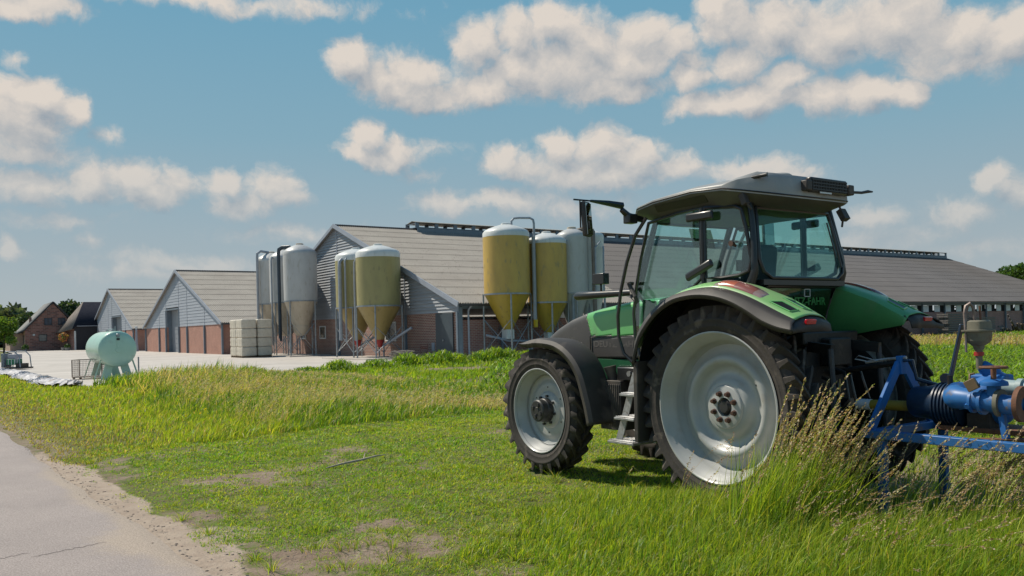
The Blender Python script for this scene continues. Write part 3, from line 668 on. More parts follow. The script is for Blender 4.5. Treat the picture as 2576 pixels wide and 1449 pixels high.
y1 = silo('big amber silo with white dome and a tall looped filler pipe, closest to the tractor', 2.7, -1.05, 1.38, 7.84, 7.42, 7.08, 3.72, 1.66, .28, AMBER, AMBERC, 4, 1.12, outlet=(CAPW, 1.66, 1.1, .26), group='amber feed silos')
y2 = silo('amber silo half behind the biggest one, its lower half in shadow', 5.35, -1.5, 1.2, 7.42, 7.0, 6.73, 3.2, 1.43, .26, AMBER, AMBERC, 4, 1.12, outlet=(CAPW, 1.43, .9, .2), group='amber feed silos')
pipe(y1, [(.35, -.1, 7.7), (.35, -.1, 8.05), (.5, -.15, 8.22), (.8, -.3, 8.25), (1.28, -.7, 8.22), (1.42, -.82, 8.1), (1.44, -.85, 7.9), (1.44, -.85, 1.9)], .07, PIPEG)
pipe(y1, [(1.30, -.95, 7.1), (1.30, -.95, 2.2)], .11, PIPEG)
q = MB(); q.box(1.22, 1.4, -1.08, -.9, 1.75, 2.2); q.build('control_box', YEL, y1)
pipe(y2, [(.9, -.6, 6.9), (1.15, -.75, 6.95), (1.25, -.85, 6.8), (1.26, -.86, 6.5), (1.26, -.86, 1.6)], .10, PIPEG)
pipe(y2, [(1.0, -.35, 6.5), (1.08, -.4, 6.2), (1.08, -.4, 3.2)], .08, PIPEBR)
w4 = silo('narrow white silo with a brown pipe, between the amber silos and the tractor mirror', 7.15, -1.7, .98, 7.75, 7.35, 7.1, 3.75, 1.9, .4, GRPW, GRPW, 4, 1.12, band=False, group='white side silos')
w5 = silo('white silo seen right behind the tractor mirror, end of its row', 8.55, -1.75, .86, 7.72, 7.4, 7.1, 3.85, 1.9, .4, CAPW, CAPW, 4, 1.12, band=False, group='white side silos')
pipe(w4, [(.2, -.3, 7.6), (.6, -.9, 7.75), (.78, -1.1, 7.5), (.8, -1.12, 1.3)], .13, PIPEBR)
pipe(w5, [(.3, -.9, 6.6), (.1, -1.15, 6.4), (0, -1.25, 6.0), (0, -1.25, 1.2)], .05, PIPEG)
pipe(w5, [(-.1, -1.1, 6.9), (-.6, -1.2, 6.5), (-.62, -1.22, 3.6)], .05, PIPEG)
q = MB(); q.tube([(P0 + AX * 1.2 + BX * -1.0)[0:2].tolist() + [1.35], (P0 + AX * 2.7 + BX * -1.1)[0:2].tolist() + [1.0], (P0 + AX * 9 + BX * -1.3)[0:2].tolist() + [.75]], .07, 8)
tag(q.build('feed_auger', TRIML), 'thin pale auger tube running under the amber silos', 'auger')
def slab(s0, s1, t0, t1):
    q = MB(); p = [P0 + AX * a + BX * b for a, b in ((s0, t0), (s1, t0), (s1, t1), (s0, t1))]
    q.prism([(a[0], a[1]) for a in p], -.02, .07); o = q.build('concrete_slab', YM, None, bevel=.01); o['kind'] = 'structure'
slab(-3.6, -.4, 18.1, 28.0); slab(-3.7, -.3, 4.8, 11.8)
# ================================================================== tractor  (local x = forward, y = left, z = up)
TO = (2.69, 8.37, 0); TRZ = math.atan2(.82171, -.56990)
TG = pm('tractor_green', (.15, .47, .15), (.13, .42, .13), 1.2, .32, coat=.5, c3=(.16, .36, .14), s3=3, spec=.5)
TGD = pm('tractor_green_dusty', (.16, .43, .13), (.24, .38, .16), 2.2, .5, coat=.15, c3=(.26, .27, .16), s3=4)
TG_SHADE = pm('tractor_green_shaded', (.095, .34, .115), (.08, .29, .10), 1.6, .42, coat=.25, c3=(.15, .30, .13), s3=3)  # same green darkened: shade painted into the far fender's colour
TGS = pm('tractor_green_dark', (.02, .13, .055), (.018, .10, .045), 2, .4, coat=.2)
TBK = pm('black_plastic', (.05, .042, .037), (.032, .028, .026), 3, .6, c3=(.115, .095, .078), s3=3.2)
TDG = pm('hood_dark_grey', (.075, .068, .065), (.062, .056, .054), 2, .5, c3=(.10, .09, .08), s3=9)
FR = pm('cab_frame_black', (.016, .015, .015), None, 3, .35, coat=.2)
RUB = pm('tyre_rubber', (.060, .049, .042), (.034, .028, .025), 5, .85, bump=.25, bscale=50, c3=(.13, .105, .085), s3=9)
RIM = pm('rim_silver', (.43, .43, .415), (.36, .36, .35), 2.5, .42, metal=.0, coat=.2, c3=(.36, .34, .31), s3=6)
IRON = pm('greasy_iron', (.008, .0075, .007), (.015, .012, .010), 6, .55, bump=.3, bscale=30, c3=(.035, .026, .02), s3=12)
STEELD = pm('hub_black', (.035, .034, .034), (.025, .024, .024), 4, .45)
NUT = pm('rusty_nut', (.10, .045, .028), (.06, .03, .02), 20, .7)
ROOFG = pm('cab_roof_grey', (.33, .33, .315), (.27, .27, .26), 1.5, .45, c3=(.40, .39, .36), s3=5)
ROOFU = pm('cab_roof_underside', (.085, .083, .062), (.065, .062, .047), 2, .6)
SEAT = pm('seat_charcoal', (.03, .035, .04), None, 4, .8)
CONS = pm('console_grey', (.12, .14, .14), None, 4, .6)
GLASS = glass_mat('cab_glass', (.83, .95, .93), .075, .01)
GLASSR = glass_mat('cab_glass_rear', (.74, .90, .86), .03, .01)
GLASSD = glass_mat('cab_glass_low', (.30, .42, .36), .08, .02)
MIRR = pm('mirror_glass', (.45, .48, .46), None, 3, .03, metal=1)
LENSO = pm('lens_orange', (.46, .13, .07), (.36, .10, .06), 9, .2, coat=.6)
LENSR = pm('lens_red', (.27, .095, .08), (.20, .08, .065), 6, .2, coat=.6)
LENSR2 = pm('reflector_red', (.55, .01, .02), None, 6, .2, coat=.5)
LENSW = pm('lens_clear', (.34, .24, .22), None, 6, .12, coat=.6)
ALU = pm('step_aluminium', (.42, .42, .42), (.26, .25, .24), 14, .45, metal=.4, c3=(.2, .17, .14), s3=25)
tractor = thing('tractor', 'green farm tractor with silver rims and glazed cab, parked on the grass', 'tractor', TO, TRZ)
def T(mb, name, m, parent=None, **k): return mb.build(name, m, parent or tractor, **k)
def mirror(fn, *a):
    for s in (1, -1): fn(s, *a)
def wheel(cx, cy, cz, Rt, Rr, wd, nl, rear, side):
    """axle along y; outer face towards side*y"""
    hw = wd / 2; w_ = empty('wheel', (cx, cy, cz)); w_.parent = tractor; w_.rotation_euler = (0, 0, 0 if side > 0 else PI)
    lh = .056 if rear else .048; Rc = Rt - lh
    prof = [(Rr - .03, -hw * .8), (Rr + .012, -hw * .93), (Rr + .05, -hw * 1.02), ((Rr + Rc) / 2, -hw * 1.1), (Rc - .07, -hw * 1.04), (Rc - .03, -hw * .93), (Rc - .004, -hw * .7), (Rc, 0),
            (Rc - .004, hw * .7), (Rc - .03, hw * .93), (Rc - .07, hw * 1.04), ((Rr + Rc) / 2 + .03, hw * 1.10), ((Rr + Rc) / 2 + .024, hw * 1.125), ((Rr + Rc) / 2 + .012, hw * 1.125), ((Rr + Rc) / 2 + .006, hw * 1.1),
            (Rr + .055, hw * 1.04), (Rr + .048, hw * 1.055), (Rr + .04, hw * 1.03), (Rr + .012, hw * .93), (Rr - .03, hw * .8)]
    q = MB(); q.lathe(prof, 96, ROTY)
    # chevron lugs: each side's lugs run from the centre line out over the shoulder
    for sd in (-1, 1):
        for i in range(nl):
            a = (i + (.5 if sd > 0 else 0)) * 2 * PI / nl; st = []
            sweep = .19 if rear else .26; bw = .020 * (1 if rear else 1.15)
            for (yy, da, r0, r1, w0, w1) in ((0 * hw, sweep, Rc - .02, Rt - .004, bw * 1.5, bw), (.45 * hw, sweep * .52, Rc - .02, Rt, bw * 1.5, bw), (.86 * hw, sweep * .12, Rc - .03, Rt - .004, bw * 1.7, bw * 1.1),
                                             (1.04 * hw, 0, Rc - .05, Rt - .006, bw * 1.7, bw * .75), (1.09 * hw, 0, Rc - .075, Rc - .03, bw * 1.5, bw * 1.0)):
                sec = []
                for (rr, ww) in ((r0, -w0), (r0, w0), (r1, w1), (r1, -w1)):
                    an = a + da + ww / rr * 1.0
                    sec.append((rr * math.cos(an), sd * yy, rr * math.sin(an)))
                st.append(sec)
            q.loft(st, closed=True, smooth=False, cap=True)
    ty = q.build('tyre', RUB, w_, angle=35)
    if rear:
        rp = [(Rr - .02, hw * .80), (Rr, hw * .98), (Rr - .012, hw * 1.0), (Rr - .03, hw * .9), (Rr - .045, hw * .62), (Rr - .06, hw * .55), (Rr - .07, hw * .3), (Rr - .085, hw * .22), (Rr - .09, -hw * .15),
              (Rr - .11, -.055), (.58, -.085), (.515, -.075), (.490, -.04), (.470, -.012), (.44, -.004), (.41, -.014), (.385, -.055), (.362, -.080), (.32, -.085), (.292, -.080), (.270, -.050), (.245, -.022), (.215, -.012), (.205, -.012), (.20, .002), (.19, .006), (.086, .006), (.082, -.06), (0, -.06)]
    else:
        rp = [(Rr - .02, hw * .80), (Rr, hw * .98), (Rr - .01, hw * 1.0), (Rr - .024, hw * .9), (Rr - .036, hw * .6), (Rr - .05, hw * .52), (Rr - .058, hw * .2), (Rr - .075, hw * .1), (Rr - .085, -.04), (.38, -.06), (.345, -.055), (.325, -.035),
              (.30, -.028), (.235, -.028), (.225, -.03), (.20, .0), (.19, .005), (.10, .005), (0, .005)]
    q = MB(); q.lathe(rp, 72, ROTY); q.lathe([(Rr - .02, -hw * .8), (Rr, -hw * .98), (Rr - .03, -hw * .9), (Rr - .09, -hw * .1)], 72, ROTY)
    rm = q.build('rim', RIM, w_, angle=50)
    q = MB(); q.lathe([(Rr - .12, -hw * .8), (Rr - .16, -hw * .88), (.2, -hw * .95), (0, -hw * .95)], 40, ROTY); q.build('inner_shade_disc', IRON, w_)  # added dark disc standing in for the shade inside the wheel
    if rear:
        for i in range(8):
            a = i * PI / 4 + .39; q = MB(); q.lathe([(.0, .045), (.016, .045), (.021, .03), (.021, .012), (.028, .01), (.028, .002)], 8, Matrix.Translation((.128 * math.cos(a), 0.004, .128 * math.sin(a))) @ ROTY)
            q.build('wheel_nut', NUT, w_)
        q = MB(); q.lathe([(0, .02), (.05, .02), (.06, .0), (.078, -.02), (.078, -.055)], 24, ROTY); q.build('hub', STEELD, w_)
        for (a, r_) in ((2.6, .42), (.1 - .5, .44)):
            q = MB(); q.lathe([(0, .012), (.011, .010), (.011, -.03)], 8, Matrix.Translation((r_ * math.cos(a), -.02, r_ * math.sin(a))) @ ROTY); q.build('valve_hole', FR, w_)
        q = MB(); a = -1.9
        q.tube([((Rr - .10) * math.cos(a), .0, (Rr - .10) * math.sin(a)), ((Rr - .13) * math.cos(a), .05, (Rr - .13) * math.sin(a))], .010, 6); q.build('valve_stem', STEELD, w_)
    else:
        q = MB(); q.lathe([(.0, .158), (.04, .158), (.045, .150), (.115, .150), (.13, .138), (.132, .07), (.14, .06), (.145, .005)], 32, ROTY)
        for i in range(4): a = i * PI / 2 + .4; q.lathe([(0, .166), (.024, .166), (.028, .152)], 12, Matrix.Translation((.075 * math.cos(a), 0, .075 * math.sin(a))) @ ROTY)
        q.build('hub', STEELD, w_, angle=30)
        for i in range(8):
            a = i * PI / 4 + .2; q = MB(); q.lathe([(.0, .03), (.016, .03), (.016, .0)], 8, Matrix.Translation((.17 * math.cos(a), .004, .17 * math.sin(a))) @ ROTY); q.build('wheel_nut', STEELD, w_)
        for i in range(6):
            a = i * PI / 3 + .5; q = MB(); q.lathe([(.0, .002), (.010, .002), (.010, -.01)], 8, Matrix.Translation((.27 * math.cos(a), -.027, .27 * math.sin(a))) @ ROTY); q.build('bolt_hole', FR, w_)
    return w_
def cpw(ob):  # parts of a wheel are two levels below the tractor
    return ob
wheel(0, .90, .945, .945, .705, .28, 37, True, 1)
wheel(0, -.90, .945, .945, .705, .28, 37, True, -1)
wheel(2.75, .89, .738, .738, .503, .26, 25, False, 1)
wheel(2.75, -.89, .738, .738, .503, .26, 25, False, -1)
# ---- fenders
ARCH = [(.96, 1.34), (.86, 1.60), (.65, 1.82), (.43, 1.94), (.23, 1.98), (.04, 1.985), (-.15, 1.96), (-.32, 1.91), (-.49, 1.83), (-.65, 1.74), (-.81, 1.68), (-.96, 1.65)]
STRP = [(1.03, 1.34), (.945, 1.655), (.735, 1.87), (.50, 1.985), (.27, 2.035), (.05, 2.05), (-.11, 2.035), (-.27, 1.995), (-.43, 1.94), (-.59, 1.87), (-.74, 1.80), (-.90, 1.73)]
INNR = [(1.03, 1.34), (.955, 1.68), (.77, 1.91), (.60, 2.02), (.38, 2.085), (.15, 2.105), (-.05, 2.09), (-.22, 2.055), (-.40, 1.99), (-.58, 1.92), (-.75, 1.83), (-.90, 1.75)]
def cr(pts, n=4):   # smooth a station list
    out = []
    P = [Vector((*p, 0)) for p in pts]
    for i in range(len(P) - 1):
        a = P[max(i - 1, 0)]; b = P[i]; c = P[i + 1]; d = P[min(i + 2, len(P) - 1)]
        for k in range(n):
            t = k / n; out.append(.5 * ((2 * b) + (c - a) * t + (2 * a - 5 * b + 4 * c - d) * t * t + (3 * b - a - 3 * c + d) * t ** 3))
    out.append(P[-1]); return [(p.x, p.y) for p in out]
FA, FS, FI = cr(ARCH), cr(STRP), cr(INNR)
def ftop(f, l, up=0.0):
    """point on the fender's green top at forward f, distance l from the centre line"""
    ss = sorted((p[0], p[1]) for p in FS[4:]); ii = sorted((p[0], p[1]) for p in FI[4:])
    zs_ = np.interp(f, [p[0] for p in ss], [p[1] for p in ss]); zi = np.interp(f, [p[0] for p in ii], [p[1] for p in ii])
    t = (1.045 - l) / (1.045 - .66); return float(zs_ * (1 - t) + zi * t + .03 * math.sin(PI * min(1, max(0, t))) + up)
def fender(s):
    A_, S_, I_ = FA, FS, FI; n = len(A_)
    f = empty('fender', (0, 0, 0)); f.parent = tractor
    fl = MB(); fl.loft([[(A_[i][0] * .985, s * 1.155, A_[i][1] - .035), (A_[i][0], s * 1.16, A_[i][1]), ((A_[i][0] + S_[i][0]) / 2, s * 1.12, (A_[i][1] + S_[i][1]) / 2 + .012), (S_[i][0], s * 1.045, S_[i][1])] for i in range(n)], closed=False)
    T(fl, 'flare', TBK, f, solid=.012)
    gt = MB(); gt.loft([[(S_[i][0], s * 1.045, S_[i][1])] + [(S_[i][0] * (1 - t) + I_[i][0] * t, s * (1.045 - .385 * t), S_[i][1] * (1 - t) + I_[i][1] * t + .03 * math.sin(PI * t)) for t in (.15, .35, .5, .65, .85)] + [(I_[i][0], s * .66, I_[i][1]), (I_[i][0], s * .62, I_[i][1] - .03), (I_[i][0] * .98, s * .60, 1.52 - .16 * I_[i][0])] for i in range(2, n)], closed=False)
    T(gt, 'panel', TGD if s > 0 else TG_SHADE, f, solid=.006, offset=1)
    bk = MB(); e = [(S_[-1][0], s * 1.045, S_[-1][1])] + [(S_[-1][0] * (1 - t) + I_[-1][0] * t, s * (1.045 - .385 * t), S_[-1][1] * (1 - t) + I_[-1][1] * t + .03 * math.sin(PI * t)) for t in (.25, .5, .75)] + [(I_[-1][0], s * .62, I_[-1][1] - .01)]
    bk.loft([[(A_[-1][0] + .06, s * 1.16, A_[-1][1] + .015)] + [(x + .03, y, z + .008) for x, y, z in e], [(A_[-1][0] + .0, s * 1.165, A_[-1][1])] + [(x - .035, y, z - .05) for x, y, z in e], [(A_[-1][0] - .0, s * 1.155, A_[-1][1] - .03)] + [(x - .05, y, 1.63) for x, y, z in e]], closed=False)
    T(bk, 'rear_flap', TBK, f, solid=.01)
    ln = MB(); ln.loft([[(A_[i][0] * .97, s * 1.10, A_[i][1] - .02), (S_[i][0] * .965, s * 1.03, S_[i][1] - .03), (I_[i][0] * .965, s * .70, I_[i][1] - .045), (I_[i][0] * .965, s * .635, I_[i][1] - .06), (I_[i][0] * .93, s * .63, 1.50 - .16 * I_[i][0])] for i in range(n)], closed=False)
    T(ln, 'liner', FR, f)
    def lens(x0, x1, m, nm='lamp'):
        q = MB(); st = []
        for k in range(7):
            x = x0 + (x1 - x0) * k / 6; t = (x - .03) / (-.52 - .03); h = .036 * max(0, 1 - abs(2 * t - 1) ** 2.6) ** .6
            st.append([(x, s * 1.0, ftop(x, 1.0, -.012)), (x, s * .995, ftop(x, 1.0, h * .75)), (x, s * .965, ftop(x, .96, h * 1.0)), (x, s * .92, ftop(x, .92, h * 1.05)), (x, s * .87, ftop(x, .87, h * .8)), (x, s * .85, ftop(x, .85, -.012))])
        q.loft(st, closed=True, cap=True); return T(q, nm, m, f, angle=60)
    lens(.03, -.04, LENSW, 'position_lamp'); lens(-.041, -.22, LENSO, 'turn_signal'); lens(-.221, -.43, LENSR, 'tail_lamp'); lens(-.431, -.52, LENSW, 'position_lamp')
    for l0, l1 in ((.995, .885), (.815, .705)):   # two openings behind the lamps
        c = [(-.60, l0 - .01), (-.80, l0 - .02), (-.82, l1), (-.66, l1 + .005)]
        P_ = [(a, s * b, ftop(a, b, .012)) for a, b in c]; q = MB(); q.add(P_, [(0, 1, 2, 3)]); T(q, 'opening', FR, f)
        q = MB(); q.tube([P_[0], P_[1], P_[2], P_[3], P_[0]], .006, 5, cap=False); q.bar(P_[1], P_[2], .014, .01); T(q, 'opening_rim', TG, f)
    q = MB(); q.cbox((-.945, s * .90, 1.715), (.025, .13, .04), (0, -.3, 0)); T(q, 'reflector', LENSR2, f, bevel=.004)
mirror(fender)
q = MB(); q.box(.93, .99, .72, 1.12, .55, 1.36); T(q, 'mudguard_apron', TBK, bevel=.01)
q = MB(); q.box(.93, .99, -1.12, -.72, .55, 1.36); T(q, 'mudguard_apron', TBK, bevel=.01)
# ---- hood
def hoodsec(f, u):
    w = np.interp(f, [1.3, 1.9, 2.4, 2.9, 3.3, 3.6, 3.75], [.44, .435, .42, .39, .35, .30, .24])
    zt = np.interp(f, [1.3, 1.8, 2.3, 2.6, 2.9, 3.2, 3.45, 3.65, 3.75], [2.04, 2.02, 1.96, 1.91, 1.84, 1.735, 1.62, 1.48, 1.34])
    zl = np.interp(f, [1.3, 2.5, 3.0, 3.75], [1.36, 1.34, 1.15, .95])
    a = abs(u); sgn = 1 if u >= 0 else -1
    if a < .45: y = w * .86 * a / .45; z = zt - .035 * (a / .45) ** 2
    elif a < .58: t = (a - .45) / .13; y = w * (.86 + .14 * math.sin(t * PI / 2)); z = zt - .035 - .10 * (1 - math.cos(t * PI / 2))
    else: t = (a - .58) / .42; y = w * (1 + .015 * math.sin(t * PI)); z = (zt - .135) * (1 - t) + zl * t
    return (f, sgn * y, z)
fs = np.linspace(1.3, 3.75, 150); us = np.linspace(-1, 1, 101)
grn = MB(); drk = MB(); sid = MB()
for i in range(len(fs) - 1):
    for j in range(len(us) - 1):
        qd = [hoodsec(fs[i], us[j]), hoodsec(fs[i + 1], us[j]), hoodsec(fs[i + 1], us[j + 1]), hoodsec(fs[i], us[j + 1])]
        c = [sum(p[k] for p in qd) / 4 for k in range(3)]
        bd = 2.45 + max(0, (c[2] - 1.60)) * .42
        if (c[2] > 1.60 and c[0] < bd) or (abs(us[j] + us[j + 1]) / 2 < .30 and c[2] > 1.3): grn.add(qd, [(0, 1, 2, 3)], True)
        elif c[0] < 2.47 and c[2] <= 1.60: sid.add(qd, [(0, 1, 2, 3)], True)
        else: drk.add(qd, [(0, 1, 2, 3)], True)
drk.add([hoodsec(3.75, u) for u in us], [tuple(range(101))])
T(grn, 'hood', TG, solid=.012, offset=-1, angle=60); T(drk, 'grille_cowl', TDG, solid=.008, offset=-1, angle=60); T(sid, 'side_panel', TDG, solid=.010, offset=-1, angle=60)
for s in (1, -1):
    q = MB(); q.box(1.3, 2.46, s * .437 - .006, s * .437 + .006, 1.596, 1.604); q.bar((2.46, s * .43, 1.34), (2.46, s * .435, 1.6), .01); T(q, 'panel_joint', FR)
def text(body, size, mat_, mtx, parent, name='lettering', ext=.004, sx=1.0):
    cu = bpy.data.curves.new(name, 'FONT'); cu.body = body; cu.size = size; cu.extrude = ext; cu.offset = size * .018; cu.space_character = 1.02
    ob = bpy.data.objects.new(name, cu); S.collection.objects.link(ob)
    dg = bpy.context.evaluated_depsgraph_get(); me = bpy.data.meshes.new_from_object(ob.evaluated_get(dg)); bpy.data.objects.remove(ob)
    o = bpy.data.objects.new(name, me); S.collection.objects.link(o); me.materials.clear(); me.materials.append(mat_)
    o.parent = parent; o.matrix_local = mtx @ Matrix.Diagonal((sx, 1, 1, 1)); return o
def side_mtx(x, y, z): # reads towards -x, seen from +y
    m = Matrix(((-1, 0, 0, x), (0, 0, 1, y), (0, 1, 0, z), (0, 0, 0, 1))); return m
text('DEUTZ-FAHR', .105, pm('lettering_grey', (.14, .125, .115), None, 3, .45), side_mtx(2.40, .4245, 1.475) @ Matrix.Rotation(-.024, 4, 'Y'), tractor, sx=1.22, ext=.003)
text('Agrotron', .045, pm('lettering_silver', (.6, .62, .6), None, 3, .4), side_mtx(1.78, .439, 1.655), tractor, ext=.002)
q = MB(); q.box(1.2, 3.5, -.24, .24, .62, 1.34); q.box(1.5, 2.3, -.36, .36, .95, 1.34); q.box(2.0, 3.3, -.3, .3, 1.0, 1.4); T(q, 'engine_block', IRON, bevel=.02)
q = MB(); q.box(1.62, 2.36, .36, .425, 1.10, 1.335)
for k in range(14): q.box(1.66 + k * .022, 1.672 + k * .022, .425, .43, 1.16, 1.27)
T(q, 'engine_side_cover', TGS, bevel=.008)
q = MB(); q.box(1.6, 2.4, -.425, -.36, 1.10, 1.335); T(q, 'engine_side_cover', TGS, bevel=.008)
q = MB(); q.tube([(2.75, -.86, .735), (2.75, .86, .735)], .085, 12); q.box(2.55, 2.95, -.25, .25, .55, .95); T(q, 'front_axle', IRON, bevel=.01)
q = MB(); q.tube([(0, -.85, .945), (0, .85, .945)], .13, 14); q.box(-.42, 1.3, -.30, .30, .62, 1.36); q.box(-.5, -.2, -.36, .36, .85, 1.5); T(q, 'rear_axle_housing', IRON, bevel=.02)
# ---- front fenders
FP = cr([(3.02, 1.535), (2.95, 1.555), (2.75, 1.59), (2.52, 1.585), (2.32, 1.555), (2.14, 1.48), (1.98, 1.36), (1.86, 1.20), (1.78, 1.0), (1.72, .82), (1.68, .66)], 3)
def ffender(s):
    st = []
    for i, (x, z) in enumerate(FP):
        a = FP[max(i - 1, 0)]; b = FP[min(i + 1, len(FP) - 1)]; d = Vector((b[0] - a[0], b[1] - a[1])).normalized(); n_ = Vector((-d.y, d.x)); n_ = n_ if n_.dot(Vector((x - 2.75, z - .735))) > 0 else -n_
        t = min(1, i / 5)
        st.append([(x - n_.x * o, s * y, z - n_.y * o) for (y, o) in ((1.075, .09 * t + .012), (1.085, .05 * t), (1.06, .012), (.98, 0), (.85, 0), (.74, .005), (.715, .04))])
    q = MB(); q.loft(st, closed=False); T(q, 'front_fender', TBK, solid=.012)
mirror(ffender)
for s in (1, -1):
    q = MB(); q.tube([(2.75, s * .6, .75), (2.5, s * .66, 1.1), (2.45, s * .85, 1.5)], .025, 8); T(q, 'fender_bracket', IRON)
# ---- cab
def cabl(f): return .78 - .11 * (f - .34) if f > .34 else .78 - .25 * (.34 - f)
DOOR = [(1.16, 2.79), (.70, 2.83), (.355, 2.835), (.355, 2.16), (.50, 2.07), (.66, 1.97), (.80, 1.83), (.92, 1.66), (.985, 1.48), (1.02, 1.36), (1.12, 1.315), (1.26, 1.32), (1.37, 1.40), (1.44, 1.61), (1.455, 1.85), (1.40, 2.12), (1.31, 2.42)]
QWIN = [(.31, 2.835), (.0, 2.815), (-.06, 2.785), (-.105, 2.6), (-.15, 2.30), (-.12, 2.20), (-.02, 2.165), (.15, 2.15), (.31, 2.16)]
def pane(poly, s, m, name):
    q = MB(); n = len(poly); a = [(f, s * cabl(f), z) for f, z in poly]; b = [(f, s * (cabl(f) - .006), z) for f, z in poly]
    q.add(a + b, [tuple(range(n)), tuple(range(2 * n - 1, n - 1, -1))] + [(i, (i + 1) % n, n + (i + 1) % n, n + i) for i in range(n)]); return T(q, name, m)
def loop(poly, s, r, name, m=FR, par=None):
    q = MB(); pts = [(f, s * cabl(f), z) for f, z in poly]; pts.append(pts[0]); pts.append(pts[1]); q.tube(pts, r, 8, cap=False); return T(q, name, m, par)
for s in (1, -1):
    d = pane(DOOR, s, GLASS, 'door_glass'); loop(DOOR, s, .017, 'door_frame')
    pane(QWIN, s, GLASS, 'quarter_window'); loop(QWIN, s, .02, 'quarter_window_frame')
    q = MB(); q.tube([(-.10, s * .60, 2.84), (-.15, s * .63, 2.6), (-.19, s * .665, 2.35), (-.20, s * .675, 2.2), (-.14, s * .675, 2.05), (-.1, s * .64, 1.5)], [.034, .03, .032, .036, .05, .05], 10); T(q, 'rear_pillar', FR)
    q = MB(); q.tube([(.33, s * .775, 2.84), (.33, s * .775, 2.1)], .03, 8, flat=.7); T(q, 'middle_pillar', FR)
    q = MB(); q.tube([(1.14, s * .60, 2.84), (1.33, s * .60, 2.42), (1.45, s * .60, 2.0), (1.47, s * .60, 1.6), (1.44, s * .58, 1.32)], .022, 8); T(q, 'front_pillar', FR)
    q = MB(); q.tube([(1.08, s * .80, 2.83), (1.22, s * .83, 2.66), (1.36, s * .83, 2.38), (1.47, s * .82, 2.1), (1.54, s * .81, 1.82), (1.545, s * .80, 1.6), (1.48, s * .79, 1.42), (1.30, s * .78, 1.29)], .019, 8); T(q, 'grab_rail', FR)
    q = MB(); q.cbox((.335, s * .815, 2.755), (.34, .04, .085)); T(q, 'hinge_cover', FR, bevel=.03)
    q = MB(); q.cbox((.34, s * .83, 2.235), (.36, .05, .085), (0, s * 0 + .38, 0)); T(q, 'door_handle', FR, bevel=.035)
    q = MB(); q.tube([(1.42, s * .70, 2.17), (1.40, s * .77, 2.17), (1.27, s * .80, 2.02), (1.26, s * .79, 1.97), (1.36, s * .76, 2.02), (1.43, s * .71, 2.12)], .022, 8); T(q, 'grab_handle', TBK)
    q = MB(); q.tube([(-.02, s * .72, 2.44), (-.02, s * .76, 2.46), (-.02, s * .79, 2.46)], [.012, .02, .028], 10); T(q, 'window_knob', NUT)
# windscreen, rear window, lower rear pane
def flat(pts, m, name, th=.006, fr=.02, rad=0):
    q = MB(); n = len(pts); d = (Vector(pts[1]) - Vector(pts[0])).cross(Vector(pts[2]) - Vector(pts[0])).normalized() * th
    b = [tuple(Vector(p) - d) for p in pts]
    q.add(list(pts) + b, [tuple(range(n)), tuple(range(2 * n - 1, n - 1, -1))] + [(i, (i + 1) % n, n + (i + 1) % n, n + i) for i in range(n)]); o = T(q, name, m)
    if fr: k = MB(); k.tube(list(pts) + [pts[0], pts[1]], fr, 8, cap=False); T(k, name + '_frame', FR)
    return o
flat([(1.17, .56, 2.8), (1.17, -.56, 2.8), (1.46, -.56, 2.05), (1.47, -.5, 1.98), (1.47, .5, 1.98), (1.46, .56, 2.05)], GLASS, 'windscreen', fr=.018)
RW = [(-.12, .55, 2.80), (-.155, .58, 2.65), (-.19, .61, 2.48), (-.225, .635, 2.30), (-.24, .60, 2.19), (-.25, .50, 2.13), (-.25, -.50, 2.13), (-.24, -.60, 2.19), (-.225, -.635, 2.30), (-.19, -.61, 2.48), (-.155, -.58, 2.65), (-.12, -.55, 2.80)]
flat(RW, GLASSR, 'rear_window', fr=.019)
flat([(-.20, .52, 2.06), (-.13, .42, 1.62), (-.13, -.42, 1.62), (-.20, -.52, 2.06)], GLASSD, 'lower_rear_pane', fr=.025)
rear_m = Matrix(((0, 0, -1, -.197), (-1, 0, 0, .30), (0, 1, 0, 1.88), (0, 0, 0, 1)))
text('DEUTZ-FAHR', .105, pm('lettering_green', (.02, .20, .03), None, 3, .5), rear_m, tractor, sx=1.05)
q = MB()
for (a, b) in (((-.03, 1.96), (-.03, 2.03)), ((-.115, 1.96), (-.115, 2.03)), ((-.034, 1.96), (-.111, 1.96)), ((-.034, 2.03), (-.111, 2.03))):
    q.bar((-.212, a[0], a[1]), (-.212, b[0], b[1]), .007)
T(q, 'emblem_frame', pm('lettering_silver', (.6, .62, .6)))
q = MB(); q.box(-.14, -.04, -.62, .62, 1.45, 1.62); q.box(-.255, -.10, -.62, .62, 2.065, 2.115); T(q, 'cab_rear_beam', FR)
q = MB(); q.box(-.05, 1.4, -.60, .60, 1.30, 1.36); T(q, 'cab_floor', FR)
q = MB(); q.box(1.35, 1.42, -.56, .56, 1.36, 1.98); T(q, 'firewall', TGS)
